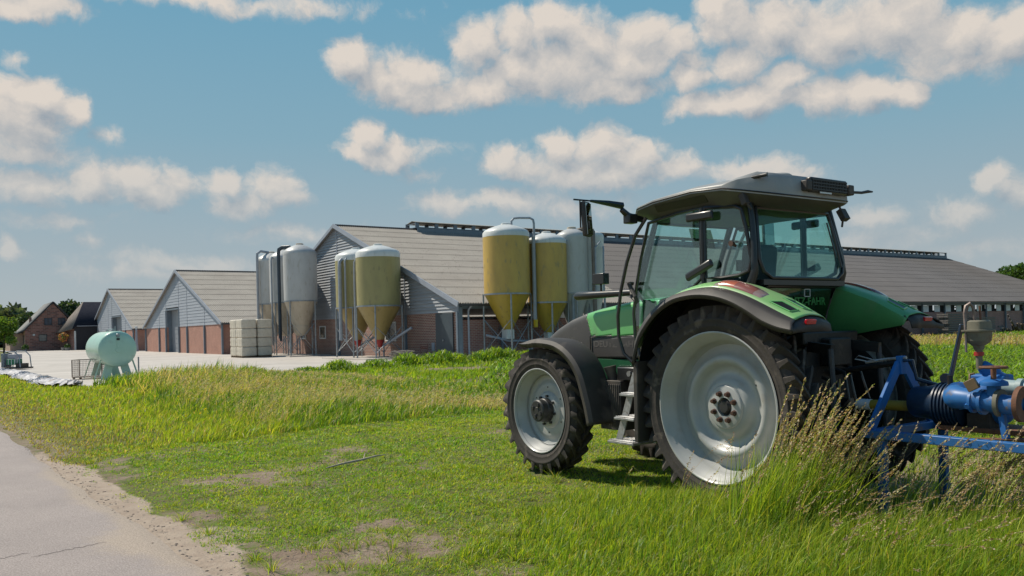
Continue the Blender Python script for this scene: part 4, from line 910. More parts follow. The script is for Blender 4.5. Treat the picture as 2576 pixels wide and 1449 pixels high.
# roof
OUT = [(1.52, 0), (1.50, .38), (1.44, .60), (1.25, .76), (.95, .82), (.4, .85), (.02, .85), (-.12, .79), (-.25, .66), (-.36, .54), (-.39, 0)]
OUT = OUT + [(a, -b) for a, b in OUT[-2:0:-1]]
def ze(f): return float(np.interp(f, [-.4, -.2, 0, .5, 1.1, 1.5], [2.885, 2.93, 2.975, 3.005, 2.965, 2.915]))
def zt(f): return float(np.interp(f, [-.4, -.2, .4, 1.0, 1.5], [3.075, 3.115, 3.12, 3.05, 2.955]))
def ins(k): return [(.55 + (a - .55) * (1 - k), b * (1 - k)) for a, b in OUT]
q = MB(); q.tube([(a * 1.002, b * 1.003, ze(a) - .001) for a, b in OUT + OUT[:2]], .0075, 6, cap=False); T(q, 'roof_seal', FR)
def wr(a): return float(np.clip((.05 - a) / .25, 0, 1))
def zz(a, k): # height of the shell at inset k: thin wedge over the doors, boxy at the back
    thin = ze(a) + .02 + (zt(a) - ze(a) - .02) * min(1, k / .45) ** .7; box_ = zt(a) - .05 * max(0, 1 - k / .05)
    return thin * (1 - wr(a)) + box_ * wr(a)
rings = [[(a, b, ze(a) - .02) for a, b in OUT], [(a, b, ze(a) + .018) for a, b in ins(.0)]] + [[(a, b, zz(a, k)) for a, b in ins(k)] for k in (.012, .05, .12, .22, .34, .5, .75)]
q = MB(); q.loft(rings, closed=True); q.add(rings[-1], [tuple(range(len(OUT)))]); T(q, 'roof', ROOFG, angle=38)
def zu(a): return ze(a) - .05 - (ze(a) - .05 - 2.83) * float(np.clip((1.45 - a) / .5, 0, 1))
rings = [[(a, b, ze(a) - .021) for a, b in ins(.004)], [(a, b, ze(a) - .045) for a, b in ins(.03)], [(a, b, zu(a)) for a, b in ins(.13)], [(a, b, min(zu(a), 2.80)) for a, b in ins(.2)]]
q = MB(); q.loft(rings, closed=True); q.add(rings[-1], [tuple(range(len(OUT)))]); T(q, 'roof_underside', ROOFU, angle=50)
q = MB(); q.add([(.25, .822, 2.955), (.95, .80, 2.94), (.95, .755, 2.875), (.25, .775, 2.885), (.25, .83, 2.952), (.95, .808, 2.937), (.95, .763, 2.870), (.25, .783, 2.880)], [(0, 1, 2, 3), (4, 7, 6, 5), (0, 4, 5, 1), (1, 5, 6, 2), (2, 6, 7, 3), (3, 7, 4, 0)]); T(q, 'air_inlet_grille', FR)
q = MB(); q.lathe([(0, .0), (.10, 0), (.12, -.015), (.12, -.05)], 20, Matrix.Translation((-.05, .1, 3.155))); T(q, 'roof_hatch', ROOFG)
# lamp and fan cluster on the back of the roof
q = MB(); q.box(-.425, -.36, -.44, .12, 2.935, 3.075); cl = T(q, 'rear_grille', FR, bevel=.012)
q = MB()
for k in range(22): q.box(-.432, -.426, -.43 + k * .025, -.42 + k * .025, 2.95, 3.06)
for k in range(4): q.box(-.436, -.430, -.43, .11, 2.955 + k * .03, 2.965 + k * .03)
T(q, 'grille_slat', STEELD, cl)
for y in (.16, -.50):
    q = MB(); q.cbox((-.40, y, 2.99), (.08, .085, .10)); T(q, 'work_lamp', TBK, bevel=.012)
q = MB(); q.box(-.435, -.43, -.18, .0, 2.925, 2.94); T(q, 'sticker', WHITE)
q = MB(); q.tube([(.06, .66, 3.02), (.03, .71, 3.035), (-.04, .725, 3.04), (-.26, .66, 3.06), (-.33, .64, 3.065), (-.335, .638, 3.065)], [.02, .022, .017, .017, .017, .023], 10); T(q, 'breather_hose', STEELD)
q = MB(); q.tube([(-.38, -.52, 2.98), (-.40, -.72, 2.985), (-.42, -.80, 3.0), (-.43, -.86, 3.0)], [.014, .014, .016, .008], 8); T(q, 'breather_hose', STEELD)
q = MB(); q.cbox((-.14, .73, 2.865), (.06, .06, .12), (0, .35, 0)); q.tube([(-.14, .73, 2.94), (-.17, .74, 2.83), (-.2, .7, 2.76)], .012, 6); T(q, 'work_lamp', TBK, bevel=.012)
q = MB(); q.cbox((-.33, -.51, 2.76), (.06, .09, .12), (0, .5, 0)); q.tube([(-.26, -.46, 2.92), (-.30, -.50, 2.84), (-.33, -.51, 2.74), (-.32, -.50, 2.64)], .012, 6); T(q, 'work_lamp', TBK, bevel=.012)
# wiper on the rear window
q = MB(); q.tube([(-.17, -.52, 2.72), (-.215, -.56, 2.45), (-.25, -.58, 2.25)], .012, 6); q.tube([(-.17, -.47, 2.70), (-.235, -.52, 2.35)], .008, 6); T(q, 'rear_wiper', FR)
# mirror
def mir(s):
    q = MB(); q.tube([(1.20, s * .74, 2.83), (1.22, s * .92, 2.86), (1.24, s * 1.0, 2.93)], [.035, .04, .03], 8); q.cbox((1.21, s * .90, 2.83), (.10, .12, .10)); T(q, 'mirror_bracket', FR, bevel=.012)
    q = MB(); q.tube([(1.24, s * .98, 2.965), (1.27, s * 1.15, 2.985), (1.30, s * 1.36, 3.0)], [.038, .03, .014], 6); q.tube([(1.30, s * 1.30, 3.0), (1.30, s * 1.58, 3.0)], .009, 6); q.tube([(1.30, s * 1.5, 3.0), (1.31, s * 1.49, 2.72)], .009, 6); T(q, 'mirror_arm', FR)
    q = MB(); q.cbox((1.30, s * 1.42, 2.81), (.06, .15, .36), (0, .06, s * .42)); mo = T(q, 'mirror', TBK, bevel=.025)
    q = MB(); q.cbox((1.2705, s * 1.4075, 2.81), (.004, .12, .32), (0, .06, s * .42)); T(q, 'mirror_glass', MIRR, mo)
mirror(mir)
q = MB(); q.tube([(1.50, .52, 2.085), (1.9, .53, 2.085), (2.3, .53, 2.085), (2.56, .53, 2.085), (2.60, .53, 2.085)], [.032, .040, .047, .050, .030], 12); am = T(q, 'lamp_bar', FR)
q = MB(); q.tube([(2.13, .53, 2.11), (2.13, .53, 2.21)], .014, 8); q.cbox((2.13, .53, 2.265), (.19, .09, .125)); T(q, 'work_lamp', FR, bevel=.014)
# steps
q = MB()
q.bar((1.10, .98, 1.22), (1.36, 1.0, .50), .012, .09, up=(1, 0, 0)); st = T(q, 'ladder_side', ALU)
q = MB(); q.bar((1.0, .80, 1.22), (1.05, .80, .50), .012, .09, up=(1, 0, 0)); T(q, 'ladder_side', ALU)
for (f0, f1, z, l0) in ((1.02, 1.25, 1.02, .78), (1.04, 1.34, .77, .78), (1.06, 1.45, .52, .78)):
    q = MB(); q.box(f0, f1, l0, l0 + .30, z - .025, z)
    for k in range(9): q.box(f0 + .01, f1 - .01, l0 + .02 + k * .032, l0 + .03 + k * .032, z, z + .012)
    T(q, 'step', ALU, bevel=.004)
q = MB(); q.tube([(1.78, .60, .60), (1.78, .60, .61)], .01, 4)
q = MB(); q.box(1.56, 1.90, .46, .78, .58, 1.12)
for k in range(10): q.box(1.575 + k * .032, 1.590 + k * .032, .78, .79, .62, 1.08)
T(q, 'fuel_tank', TBK, bevel=.03)
q = MB(); q.tube([(1.80, .66, 1.1), (1.82, .68, 1.2), (1.83, .69, 1.27)], [.06, .06, .075], 14); T(q, 'filler_neck', TBK)
q = MB(); q.box(1.30, 1.66, .46, .74, 1.12, 1.27); T(q, 'battery_box', FR, bevel=.015)
q = MB(); q.lathe([(0, .01), (.03, .01), (.03, -.02)], 12, Matrix.Translation((1.45, .75, 1.2)) @ ROTY); T(q, 'latch', ALU)
# interior
q = MB(); q.cbox((.30, 0, 2.28), (.13, .46, .46), (0, -.12, 0)); q.cbox((.50, 0, 1.98), (.46, .50, .14)); q.box(.35, .65, -.18, .18, 1.36, 1.92); T(q, 'seat', SEAT, bevel=.06)
q = MB(); q.cbox((.45, .33, 2.14), (.34, .07, .06)); T(q, 'armrest', SEAT, bevel=.02)
q = MB(); q.cbox((.45, -.34, 2.14), (.42, .12, .07)); T(q, 'armrest', SEAT, bevel=.02)
q = MB(); q.box(.05, .95, -.58, -.40, 1.5, 2.04); T(q, 'console', CONS, bevel=.03)
q = MB(); q.tube([(1.25, 0, 1.4), (1.08, 0, 1.98)], .06, 8); q.cbox((1.18, 0, 2.02), (.16, .34, .16)); T(q, 'dashboard', CONS, bevel=.03)
q = MB(); n = 28; rr = .20; c0 = Vector((1.02, 0, 2.04)); ax1 = Vector((0, 1, 0)); ax2 = Vector((.88, 0, .47)).normalized()
pts = [c0 + ax1 * rr * math.cos(2 * PI * i / n) + ax2 * rr * math.sin(2 * PI * i / n) for i in range(n + 2)]
q.tube(pts, .014, 6, cap=False)
for a in (0, 2.1, 4.2): q.tube([c0, c0 + ax1 * rr * math.cos(a) + ax2 * rr * math.sin(a)], .012, 5)
T(q, 'steering_wheel', FR)
q = MB(); q.cbox((1.16, -.12, 2.66), (.01, .34, .22), (0, .3, 0)); T(q, 'sun_blind', glass_mat('blind_film', (.30, .42, .25), .02))
q = MB(); q.cbox((.95, -.70, 2.45), (.22, .02, .30), (0, .15, 0)); T(q, 'far_mirror_shade', pm('green_shade', (.12, .22, .06), None, 3, .6))
q = MB(); q.cbox((.9, -.45, 2.35), (.03, .16, .12)); q.tube([(.9, -.5, 2.3), (.9, -.55, 2.1)], .01, 6); T(q, 'monitor', FR, bevel=.01)
# three-point hitch, lift rods and hoses at the back
for s in (1, -1):
    q = MB(); q.bar((-.15, s * .34, .62), (-1.18, s * .42, .70), .035, .09); T(q, 'lower_link', IRON)
    q = MB(); q.bar((-.38, s * .30, 1.50), (-.78, s * .36, 1.46), .06, .09); T(q, 'lift_arm', IRON)
    q = MB(); q.tube([(-.76, s * .37, 1.47), (-.78, s * .37, 1.1), (-.80, s * .40, .72)], .026, 8); q.tube([(-.79, s * .385, 1.0), (-.80, s * .39, .85)], .04, 8); T(q, 'lift_rod', pm('blue_steel', (.02, .03, .045), (.06, .06, .06), 14, .5))
q = MB(); q.tube([(-.45, 0, 1.22), (-.8, 0, 1.28), (-1.2, 0, 1.345)], .026, 8); T(q, 'top_link', IRON)
q = MB(); q.box(-.52, -.42, -.42, .42, 1.5, 1.62); q.box(-.62, -.50, -.16, .16, 1.3, 1.56); T(q, 'valve_block', IRON, bevel=.015)
for (y, z) in ((.1, 1.3), (.02, 1.26), (-.12, 1.3), (.2, 1.2)):
    q = MB(); q.tube([(-.55, y, z), (-.72, y * 1.1, z - .05), (-.78, y * 1.4, z - .3), (-.6, y * 1.8, z - .5)], .014, 6); T(q, 'hose', FR)
q = MB(); q.tube([(-.62, .04, 1.06), (-.62, .04, 1.18)], .008, 6); T(q, 'linch_pin', pm('brass', (.5, .42, .2), None, 3, .35, metal=.6))
q = MB(); q.tube([(-.45, 0, .93), (-.72, 0, .95)], .06, 12); T(q, 'pto_guard', FR)
# tractor sits a touch into the turf
# ================================================================== irrigation pump on its blue frame, behind the tractor
pump = thing('irrigation_pump', 'blue mounted irrigation pump with pipework on a frame hitched behind the tractor', 'pump', TO, TRZ)
BL = pm('pump_blue', (.018, .135, .40), (.014, .105, .32), 3, .6, coat=0, spec=.3, c3=(.06, .11, .2), s3=8)
BLW = pm('pump_blue_worn', (.028, .155, .42), (.02, .115, .32), 4, .45, c3=(.16, .13, .11), s3=14)
RUSTM = pm('rust', (.20, .085, .045), (.13, .06, .035), 12, .8, bump=.3, bscale=40)
DKB = pm('dark_blue_guard', (.010, .032, .075), (.008, .022, .05), 3, .4, coat=.2)
GRYC = pm('cast_grey', (.19, .175, .125), (.13, .12, .09), 7, .7, c3=(.12, .07, .045), s3=14)
PALEB = pm('pale_pipe', (.33, .42, .42), (.25, .33, .34), 5, .5)
def U(mb, name, m, par=None, **k): return mb.build(name, m, par or pump, **k)
fa = -1.2
for s in (1, -1):
    q = MB(); q.bar((fa + s * .0015, s * .035, 1.33), (fa + s * .0015, s * .47, .80), .088, .03, up=(1, 0, 0)); U(q, 'mast_leg', BL, bevel=.004)
q = MB(); q.bar((fa - .0, 0, 1.24), (fa, 0, 1.40), .085, .05, up=(1, 0, 0)); U(q, 'mast_head', BL, bevel=.006)
q = MB(); q.tube([(fa - .05, 0, 1.385), (fa + .12, .0, 1.37), (fa + .3, .06, 1.34)], .014, 6); q.tube([(fa + .22, .05, 1.36), (fa + .34, .1, 1.40), (fa + .38, .1, 1.37), (fa + .3, .05, 1.35)], .006, 6); U(q, 'hitch_pin', ALU)
q = MB(); q.tube([(fa - .02, 0, 1.36), (fa - .09, -.02, 1.36), (fa - .11, -.05, 1.2), (fa - .30, -.2, 1.12), (fa - .62, -.42, .85)], .018, 6); U(q, 'mast_brace', DKB)
def rail(l): q = MB(); q.bar((-1.14, l, .765), (-2.62, l, .765), .08, .07); return U(q, 'frame_rail', BLW, bevel=.006)
rail(.47); rail(-.47)
for f in (-1.2, -2.50):
    q = MB(); q.bar((f, -.43, .765), (f, .43, .765), .08, .07); U(q, 'cross_beam', BLW, bevel=.006)
q = MB(); q.bar((-2.05, .43, .79), (-2.48, .05, .79), .10, .02); U(q, 'gusset', RUSTM)
for (f, l) in ((-1.30, .47), (-1.30, -.47), (-2.46, .47), (-2.46, -.47)):
    q = MB(); q.bar((f, l, .0), (f, l, .725), .065, .065, up=(1, 0, 0)); U(q, 'support_leg', BL, bevel=.005)
q = MB(); q.tube([(-.86, .03, .96), (-1.40, .0, .97)], .045, 14); U(q, 'drive_shaft_guard', pm('guard_yellow', (.30, .22, .02), (.2, .15, .02), 8, .6))
q = MB(); q.tube([(-.80, .035, .96), (-.93, .03, .96)], .05, 14); U(q, 'shaft_collar', WHITE)
def ax(pf, name, m, c, n=28, ang=40, par=None):   # lathe about the forward axis; profile (radius, distance back from c)
    q = MB(); q.lathe(pf, n, Matrix.Translation(c) @ Matrix.Rotation(-PI / 2, 4, 'Y')); return U(q, name, m, par, angle=ang)
ax([(.0, -.02), (.12, -.02), (.13, .0), (.14, .12), (.155, .18), (.16, .22)], 'drive_cover', DKB, (-1.33, 0, 1.01))
rp = [(.0, 0), (.15, 0)]
for k in range(7): rp += [(.185, .01 + k * .03), (.185, .022 + k * .03), (.168, .026 + k * .03), (.168, .034 + k * .03)]
rp += [(.185, .225), (.13, .24), (0, .24)]
ax(rp, 'gear_housing', DKB, (-1.535, 0, 1.0), ang=30)
q = MB(); q.box(-2.3, -1.58, -.30, .12, .80, .84); U(q, 'mounting_plate', RUSTM, bevel=.01)
q = MB(); q.box(-1.98, -1.80, -.12, .10, .80, .96); U(q, 'mounting_block', IRON, bevel=.01)
ax([(0, -.02), (.15, -.02), (.20, .03), (.22, .08), (.22, .16), (.19, .22), (.12, .25), (0, .26)], 'volute', BL, (-1.80, -.12, 1.06))
q = MB(); q.tube([(-1.9, -.10, 1.18), (-1.92, -.08, 1.27), (-1.87, -.02, 1.34)], [.10, .075, .045], 12); q.box(-2.06, -1.78, -.16, .0, 1.20, 1.26); U(q, 'volute_bracket', BL, bevel=.02)
q = MB(); q.tube([(-1.68, .10, 1.18), (-1.68, .10, 1.25)], .022, 8); U(q, 'oil_plug', IRON)
q = MB(); q.lathe([(.0, .012), (.045, .012), (.045, -.012), (.018, -.012), (.018, .012)], 14, Matrix.Translation((-1.59, .0, 1.215)) @ ROTY); U(q, 'lifting_eye', DKB)
q = MB(); q.tube([(-1.80, -.02, 1.09), (-1.755, .10, 1.09), (-1.765, .19, 1.09), (-1.80, .255, 1.088), (-1.87, .28, 1.085), (-1.98, .28, 1.08), (-2.2, .28, 1.055), (-2.30, .28, 1.045)], [.088, .090, .093, .092, .084, .076, .074, .074], 20); U(q, 'discharge_pipe', BLW)
q = MB(); q.lathe([(.06, -.02), (.112, -.02), (.112, .015), (.06, .015)], 24, Matrix.Translation((-1.765, .13, 1.09)) @ ROTY); U(q, 'flange', BLW)
for (f, r_, t_, mm) in ((-1.955, .09, .02, BLW), (-2.03, .098, .025, BLW), (-2.155, .105, .03, GRYC), (-2.31, .135, .035, RUSTM)):
    ax([(.05, -t_ / 2), (r_, -t_ / 2), (r_, t_ / 2), (.05, t_ / 2)], 'flange', mm, (f, .28, 1.065))
q = MB(); q.tube([(-1.94, .34, 1.04), (-1.95, .375, 1.03)], .02, 8); U(q, 'drain_plug', BLW)
q = MB(); q.box(-2.145, -2.075, .23, .33, 1.06, 1.20); v_ = U(q, 'valve_body', BL, bevel=.012)
q = MB(); q.lathe([(0, .03), (.055, .03), (.095, .012), (.10, 0), (.10, -.018), (.04, -.025)], 20, Matrix.Translation((-2.11, .28, 1.215))); U(q, 'valve_bonnet', BL)
q = MB(); q.tube([(-2.11, .28, 1.22), (-2.11, .28, 1.32)], .02, 10); pts = [(-2.11 + .09 * math.cos(a), .28 + .09 * math.sin(a), 1.335) for a in [i * PI / 9 for i in range(20)]]
q.tube(pts, .011, 6, cap=False); q.tube([(-2.2, .28, 1.335), (-2.02, .28, 1.335)], .009, 6); q.tube([(-2.11, .19, 1.335), (-2.11, .37, 1.335)], .009, 6); U(q, 'handwheel', RUSTM)
q = MB(); q.cbox((-1.985, .36, 1.20), (.085, .045, .085), (0, .5, .2)); q.tube([(-1.96, .34, 1.235), (-1.95, .32, 1.275), (-1.98, .30, 1.285)], .010, 6); U(q, 'padlock', pm('padlock_brown', (.22, .14, .07), None, 8, .5), bevel=.008)
q = MB(); q.tube([(-1.98, .02, 1.17), (-2.2, .02, 1.16), (-2.45, .02, 1.15)], .06, 16); q.lathe([(.05, -.02), (.078, -.02), (.078, .02), (.05, .02)], 20, Matrix.Translation((-2.19, .02, 1.16)) @ Matrix.Rotation(-PI / 2, 4, 'Y')); U(q, 'suction_pipe', PALEB)
q = MB(); q.bar((-2.20, .30, .8), (-2.16, .28, 1.0), .05, .04, up=(1, 0, 0)); U(q, 'pipe_stand', BL)
q = MB(); q.bar((-2.20, -.2, .8), (-2.16, -.15, 1.0), .05, .04, up=(1, 0, 0)); U(q, 'pipe_stand', BL)
q = MB(); q.bar((-1.635, .04, 1.16), (-1.735, .0, 1.665), .05, .02, up=(1, 0, 0)); U(q, 'flat_strut', DKB, bevel=.004)
bw = MB(); c = (-1.865, 0)
def rbox(cx, cy, hx, hy, z, n=24, p=4): return [(cx + hx * abs(math.cos(a)) ** (2 / p) * (1 if math.cos(a) > 0 else -1), cy + hy * abs(math.sin(a)) ** (2 / p) * (1 if math.sin(a) > 0 else -1), z) for a in [i * 2 * PI / n for i in range(n)]]
bw.loft([rbox(*c, .03, .03, 1.455), rbox(*c, .038, .038, 1.49), rbox(*c, .066, .074, 1.515), rbox(*c, .078, .088, 1.53), rbox(*c, .085, .096, 1.605), rbox(*c, .103, .117, 1.607), rbox(*c, .103, .117, 1.618), rbox(*c, .082, .096, 1.62), rbox(*c, .076, .090, 1.685), rbox(*c, .064, .078, 1.695)], closed=True, cap=True); U(bw, 'priming_bowl', GRYC, angle=35)
q = MB(); q.tube([(-1.865, 0, 1.47), (-1.865, 0, 1.42), (-1.868, 0, 1.30)], [.03, .026, .024], 12); U(q, 'bowl_neck', GRYC)
q = MB(); q.lathe([(.028, .016), (.037, .016), (.037, -.016), (.028, -.016)], 16, Matrix.Translation((-1.865, 0, 1.425))); U(q, 'red_clip', RED)
q = MB(); q.tube([(-1.845, .0, 1.64), (-1.845, .02, 1.76), (-1.84, .03, 1.81), (-1.825, .045, 1.83), (-1.805, .06, 1.81), (-1.80, .075, 1.75), (-1.81, .09, 1.60), (-1.815, .10, 1.44)], [.010, .011, .014, .018, .019, .017, .011, .009], 8); U(q, 'bent_pipe', pm('weathered_pipe', (.26, .22, .21), (.15, .10, .08), 8, .5, metal=.3))
q = MB(); q.tube([(-1.885, .0, 1.69), (-1.88, .0, 1.81)], .008, 6); U(q, 'rod', RUSTM)
# ================================================================== yard objects
def wxy(s, t): p = P0 + AX * s + BX * t; return p[0], p[1]
WRAP = pm('wrap_film', (.66, .60, .50), (.57, .51, .41), 3, .45, c3=(.46, .40, .31), s3=7, bump=.8, bscale=9)
PAL = pm('pallet_wood', (.24, .17, .11), (.16, .115, .08), 9, .85, stretch=(1, 6, 1), c3=(.32, .25, .17), s3=10)
PALG = pm('grey_wood', (.19, .17, .155), (.12, .105, .095), 7, .9, stretch=(6, 1, 1), c3=(.27, .24, .21), s3=9)
def wrapped(label, s, t, z, grp):
    x, y = wxy(s, t); o = thing('wrapped_block', label, 'block', (x, y, z), ANG_A, grp)
    q = MB(); rr = []
    for k, (zz, e) in enumerate(((.005, .06), (.05, .01), (.2, .0), (.34, .012), (.48, .0), (.63, .01), (.675, .06))):
        n = 28; ring = []
        for i in range(n):
            a = 2 * PI * i / n; c, s_ = math.cos(a), math.sin(a); p = .16
            X = (.575 - e) * abs(c) ** p * (1 if c > 0 else -1); Y = (.735 - e) * abs(s_) ** p * (1 if s_ > 0 else -1)
            w = 1 + .012 * math.sin(i * 2.3 + k * 1.7 + z * 5 + s)
            ring.append((X * w, Y * w, zz + .008 * math.sin(i * 1.3 + z * 9 + t)))
        rr.append(ring)
    q.loft(rr, closed=True, cap=True); q.build('film', WRAP, o, angle=30)
    q = MB()
    for y_ in (-.3, .3): q.tube([(-.585, y_, .04), (-.59, y_ * .9, .34), (-.582, y_, .64), (0, y_, .688), (.58, y_, .64)], .006, 4)
    q.build('strap', pm('strap_grey', (.3, .28, .25), None, 4, .6), o)
LV = ('bottom', 'second', 'third', 'topmost')
for c, (s, t, nm) in enumerate(((-5.65, 23.15, 'back column of the pair'), (-5.65, 21.63, 'front column of the pair'), (-4.42, 21.75, 'column nearest the white silos'))):
    x, y = wxy(s, t); pl = thing('pallet', 'wooden pallet under the wrapped blocks, ' + nm, 'pallet', (x, y, .002), ANG_A, 'pallets under the blocks')
    q = MB()
    for k in range(7): q.box(-.56, .56, -.7 + k * .205, -.58 + k * .205, .09, .11)
    q.build('deck_plank', PAL, pl)
    for yy in (-.5, 0, .5): q = MB(); q.box(-.56, .56, yy - .05, yy + .05, 0, .088); q.build('runner', PAL, pl)
    for k in range(4): wrapped(f'cream film-wrapped block, {LV[k]} of the four, {nm}', s, t + (.02 if k % 2 else 0), .115 + k * .69, 'film-wrapped blocks by the silos')
# ---- green fuel tank on splayed legs (local x back along the axis, towards the houses)
TANK = pm('tank_mint', (.40, .60, .49), (.36, .55, .45), 1.5, .35, coat=.3, c3=(.34, .47, .38), s3=2.2)
tk = thing('storage_tank', 'mint-green horizontal storage tank on splayed legs, at the edge of the yard', 'tank', (-16.30, 35.1, 0), math.atan2(BX[1], BX[0]))
q = MB(); r = .74; zc = 1.26
pf = [(0, -.10), (.3, -.09), (.52, -.06), (.66, -.02), (r - .01, .05), (r, .10), (r, 1.3), (r, 2.6), (r, 3.3), (r - .01, 3.36), (.6, 3.44), (.3, 3.5), (0, 3.51)]
q.lathe(pf, 48, Matrix.Translation((0, 0, zc)) @ Matrix.Rotation(PI / 2, 4, 'Y')); q.build('drum', TANK, tk, angle=50)
for x in (.35, 2.95):
    for s in (-1, 1):
        q = MB(); q.add([(x, s * .12, .62), (x, s * .42, .70), (x, s * .62, .0), (x, s * .28, .0), (x + .05, s * .12, .62), (x + .05, s * .42, .70), (x + .05, s * .62, .0), (x + .05, s * .28, .0)], [(0, 1, 2, 3), (4, 7, 6, 5), (0, 4, 5, 1), (1, 5, 6, 2), (2, 6, 7, 3), (3, 7, 4, 0)])
        q.build('leg', TANK, tk)
    for s in (-1, 1):
        q = MB(); q.bar((x, s * .60, .82), (x + .05, s * .86, .0), .05, .05); q.build('strut', TANK, tk)
q = MB(); q.tube([(.9, 0, zc + r - .02), (.9, 0, zc + r + .12)], .05, 10); q.tube([(.95, 0, zc + r + .07), (1.5, .05, zc + r + .1), (2.2, 0, zc + r + .06)], .025, 6); q.tube([(.5, .0, zc + r - .03), (.5, 0, zc + r + .2)], .03, 8); q.tube([(2.4, 0, zc + r - .02), (2.4, 0, zc + r + .06)], .06, 10); q.build('fittings_pipe', GALV, tk)
BLK = pm('plate_black', (.02, .02, .02), None, 3, .5)
q = MB(); q.box(-.105, -.095, -.06, .06, zc + .36, zc + .45); q.build('type_plate', BLK, tk)
q = MB(); q.lathe([(0, .03), (.07, .03), (.08, 0)], 18, Matrix.Translation((-.07, 0, zc + .56)) @ Matrix.Rotation(-PI / 2, 4, 'Y')); q.build('gauge', GALV, tk)
q = MB(); q.lathe([(.0, .03), (.10, .03), (.105, .0)], 20, Matrix.Translation((-.09, 0, zc - .05)) @ Matrix.Rotation(-PI / 2, 4, 'Y')); q.tube([(-.10, .05, zc + .02), (-.11, .06, zc + .3)], .008, 5); q.build('gauge', TANK, tk)
q = MB(); q.tube([(.1, -.80, .0), (.1, -.80, .9)], .03, 6); tp = q.build('side_pipe', GALV, tk)
# ---- wire mesh pallet box
mc = thing('mesh_crate', 'rusty wire mesh crate standing beside the green tank', 'crate', (-18.05, 36.3, 0), ANG_A - .5)
RUSTW = pm('rusty_wire', (.33, .22, .16), (.42, .38, .34), 10, .7)
def meshface(p0, ux, nx_, nz, h, w_):
    q = MB(); p0 = Vector(p0); ux = Vector(ux)
    for i in range(nx_ + 1): a = p0 + ux * (w_ * i / nx_); q.bar(a, a + Vector((0, 0, h)), .008 if i % nx_ else .03)
    for k in range(nz + 1): a = p0 + Vector((0, 0, h * k / nz)); q.bar(a, a + ux * w_, .008 if k % nz else .025)
    return q
for i, (p, u, w_) in enumerate((((-.6, -.4, .1), (1, 0, 0), 1.2), ((-.6, .4, .1), (1, 0, 0), 1.2), ((-.6, -.4, .1), (0, 1, 0), .8), ((.6, -.4, .1), (0, 1, 0), .8))): meshface(p, u, 10, 9, .72, w_).build('mesh_side', RUSTW, mc)
q = MB(); q.box(-.6, .6, -.4, .4, .07, .10); q.build('floor_plate', RUSTW, mc)
for a in (-.55, .55):
    for b in (-.35, .35): q = MB(); q.box(a - .04, a + .04, b - .04, b + .04, 0, .07); q.build('foot', RUSTW, mc)
# ---- green machine with hoop frame
gm = thing('portable_generator', 'small dark green machine with a grey tube hoop over it, on the concrete', 'machine', (-29.2, 50.0, .0), -.15)
GRN = pm('machine_green', (.02, .20, .10), (.02, .15, .07), 4, .5); GRY = pm('machine_grey', (.40, .40, .46), (.3, .3, .34), 3, .5)
q = MB(); q.box(-.35, .22, -.4, .2, .28, .62); q.build('green_box', GRN, gm, bevel=.02)
q = MB(); q.box(-.33, .22, -.3, .2, .63, .90); q.build('grey_box', GRY, gm, bevel=.02)
for k in range(3): q = MB(); q.box(-.22 + k * .2, -.19 + k * .2, -.42, -.402, .3, .6); q.build('stripe', WHITE, gm)
for y in (-.45, .45):
    q = MB(); q.tube([(-.62, y, .1), (-.56, y, .78), (-.34, y, 1.06), (.24, y, 1.06), (.52, y, .80), (.60, y, .1)], .03, 8); q.build('hoop_frame', GALV, gm)
q = MB(); q.box(-.72, .70, -.5, .5, .05, .14); q.box(.25, .55, -.4, .3, .14, .36); q.build('skid', STEELD, gm, bevel=.01)
q = MB(); q.tube([(.25, -.42, .62), (.55, -.42, .62)], .015, 6); q.tube([(.3, -.42, .62), (.3, -.42, .4), (.4, -.42, .4), (.4, -.42, .62)], .02, 6); q.build('hose_reel', GRY, gm)
q = MB(); q.box(-.78, -.56, -.3, .3, .15, .95); q.build('side_cabinet', TRIM, gm, bevel=.02)
# ---- ribbon of weathered plastic sheeting along the verge with a soil edge
def ribbon():
    pts = [(-31, 49.2), (-27.5, 45.3), (-24, 41.2), (-20.6, 36.4), (-17.8, 32.6), (-15.1, 29.4)]
    P = [Vector((*p, 0)) for p in pts]; co = []; n = 260; m = 16; q = MB()
    rows = []
    for i in range(n):
        t = i / (n - 1) * (len(P) - 1); k = min(int(t), len(P) - 2); p = P[k].lerp(P[k + 1], t - k); d = (P[min(k + 1, len(P) - 1)] - P[k]).normalized(); nn = Vector((-d.y, d.x, 0)); row = []
        taper = min(1, (n - 1 - i) / 30 + .25)
        for j in range(m):
            u = (j / (m - 1) - .5) * 1.15 * taper
            z = .06 + .16 * math.exp(-(u / .34) ** 2) + .11 * float(fbm(i * .22, j * .55, 51, 3) - .4) + .05 * math.sin(i * .8 + j)
            row.append((p.x + nn.x * u + .06 * math.sin(i * .9 + j), p.y + nn.y * u, max(.012, z)))
        rows.append(row)
    q.loft(rows, closed=False, smooth=True)
    m_ = pm('weathered_film', (.56, .54, .55), (.34, .32, .33), 2.6, .6, c3=(.20, .15, .12), s3=1.6, bump=.7, bscale=14)
    tag(q.build('plastic_sheet', m_, None, angle=20), 'long crumpled strip of whitish plastic sheeting between verge and concrete', 'sheeting')
ribbon()
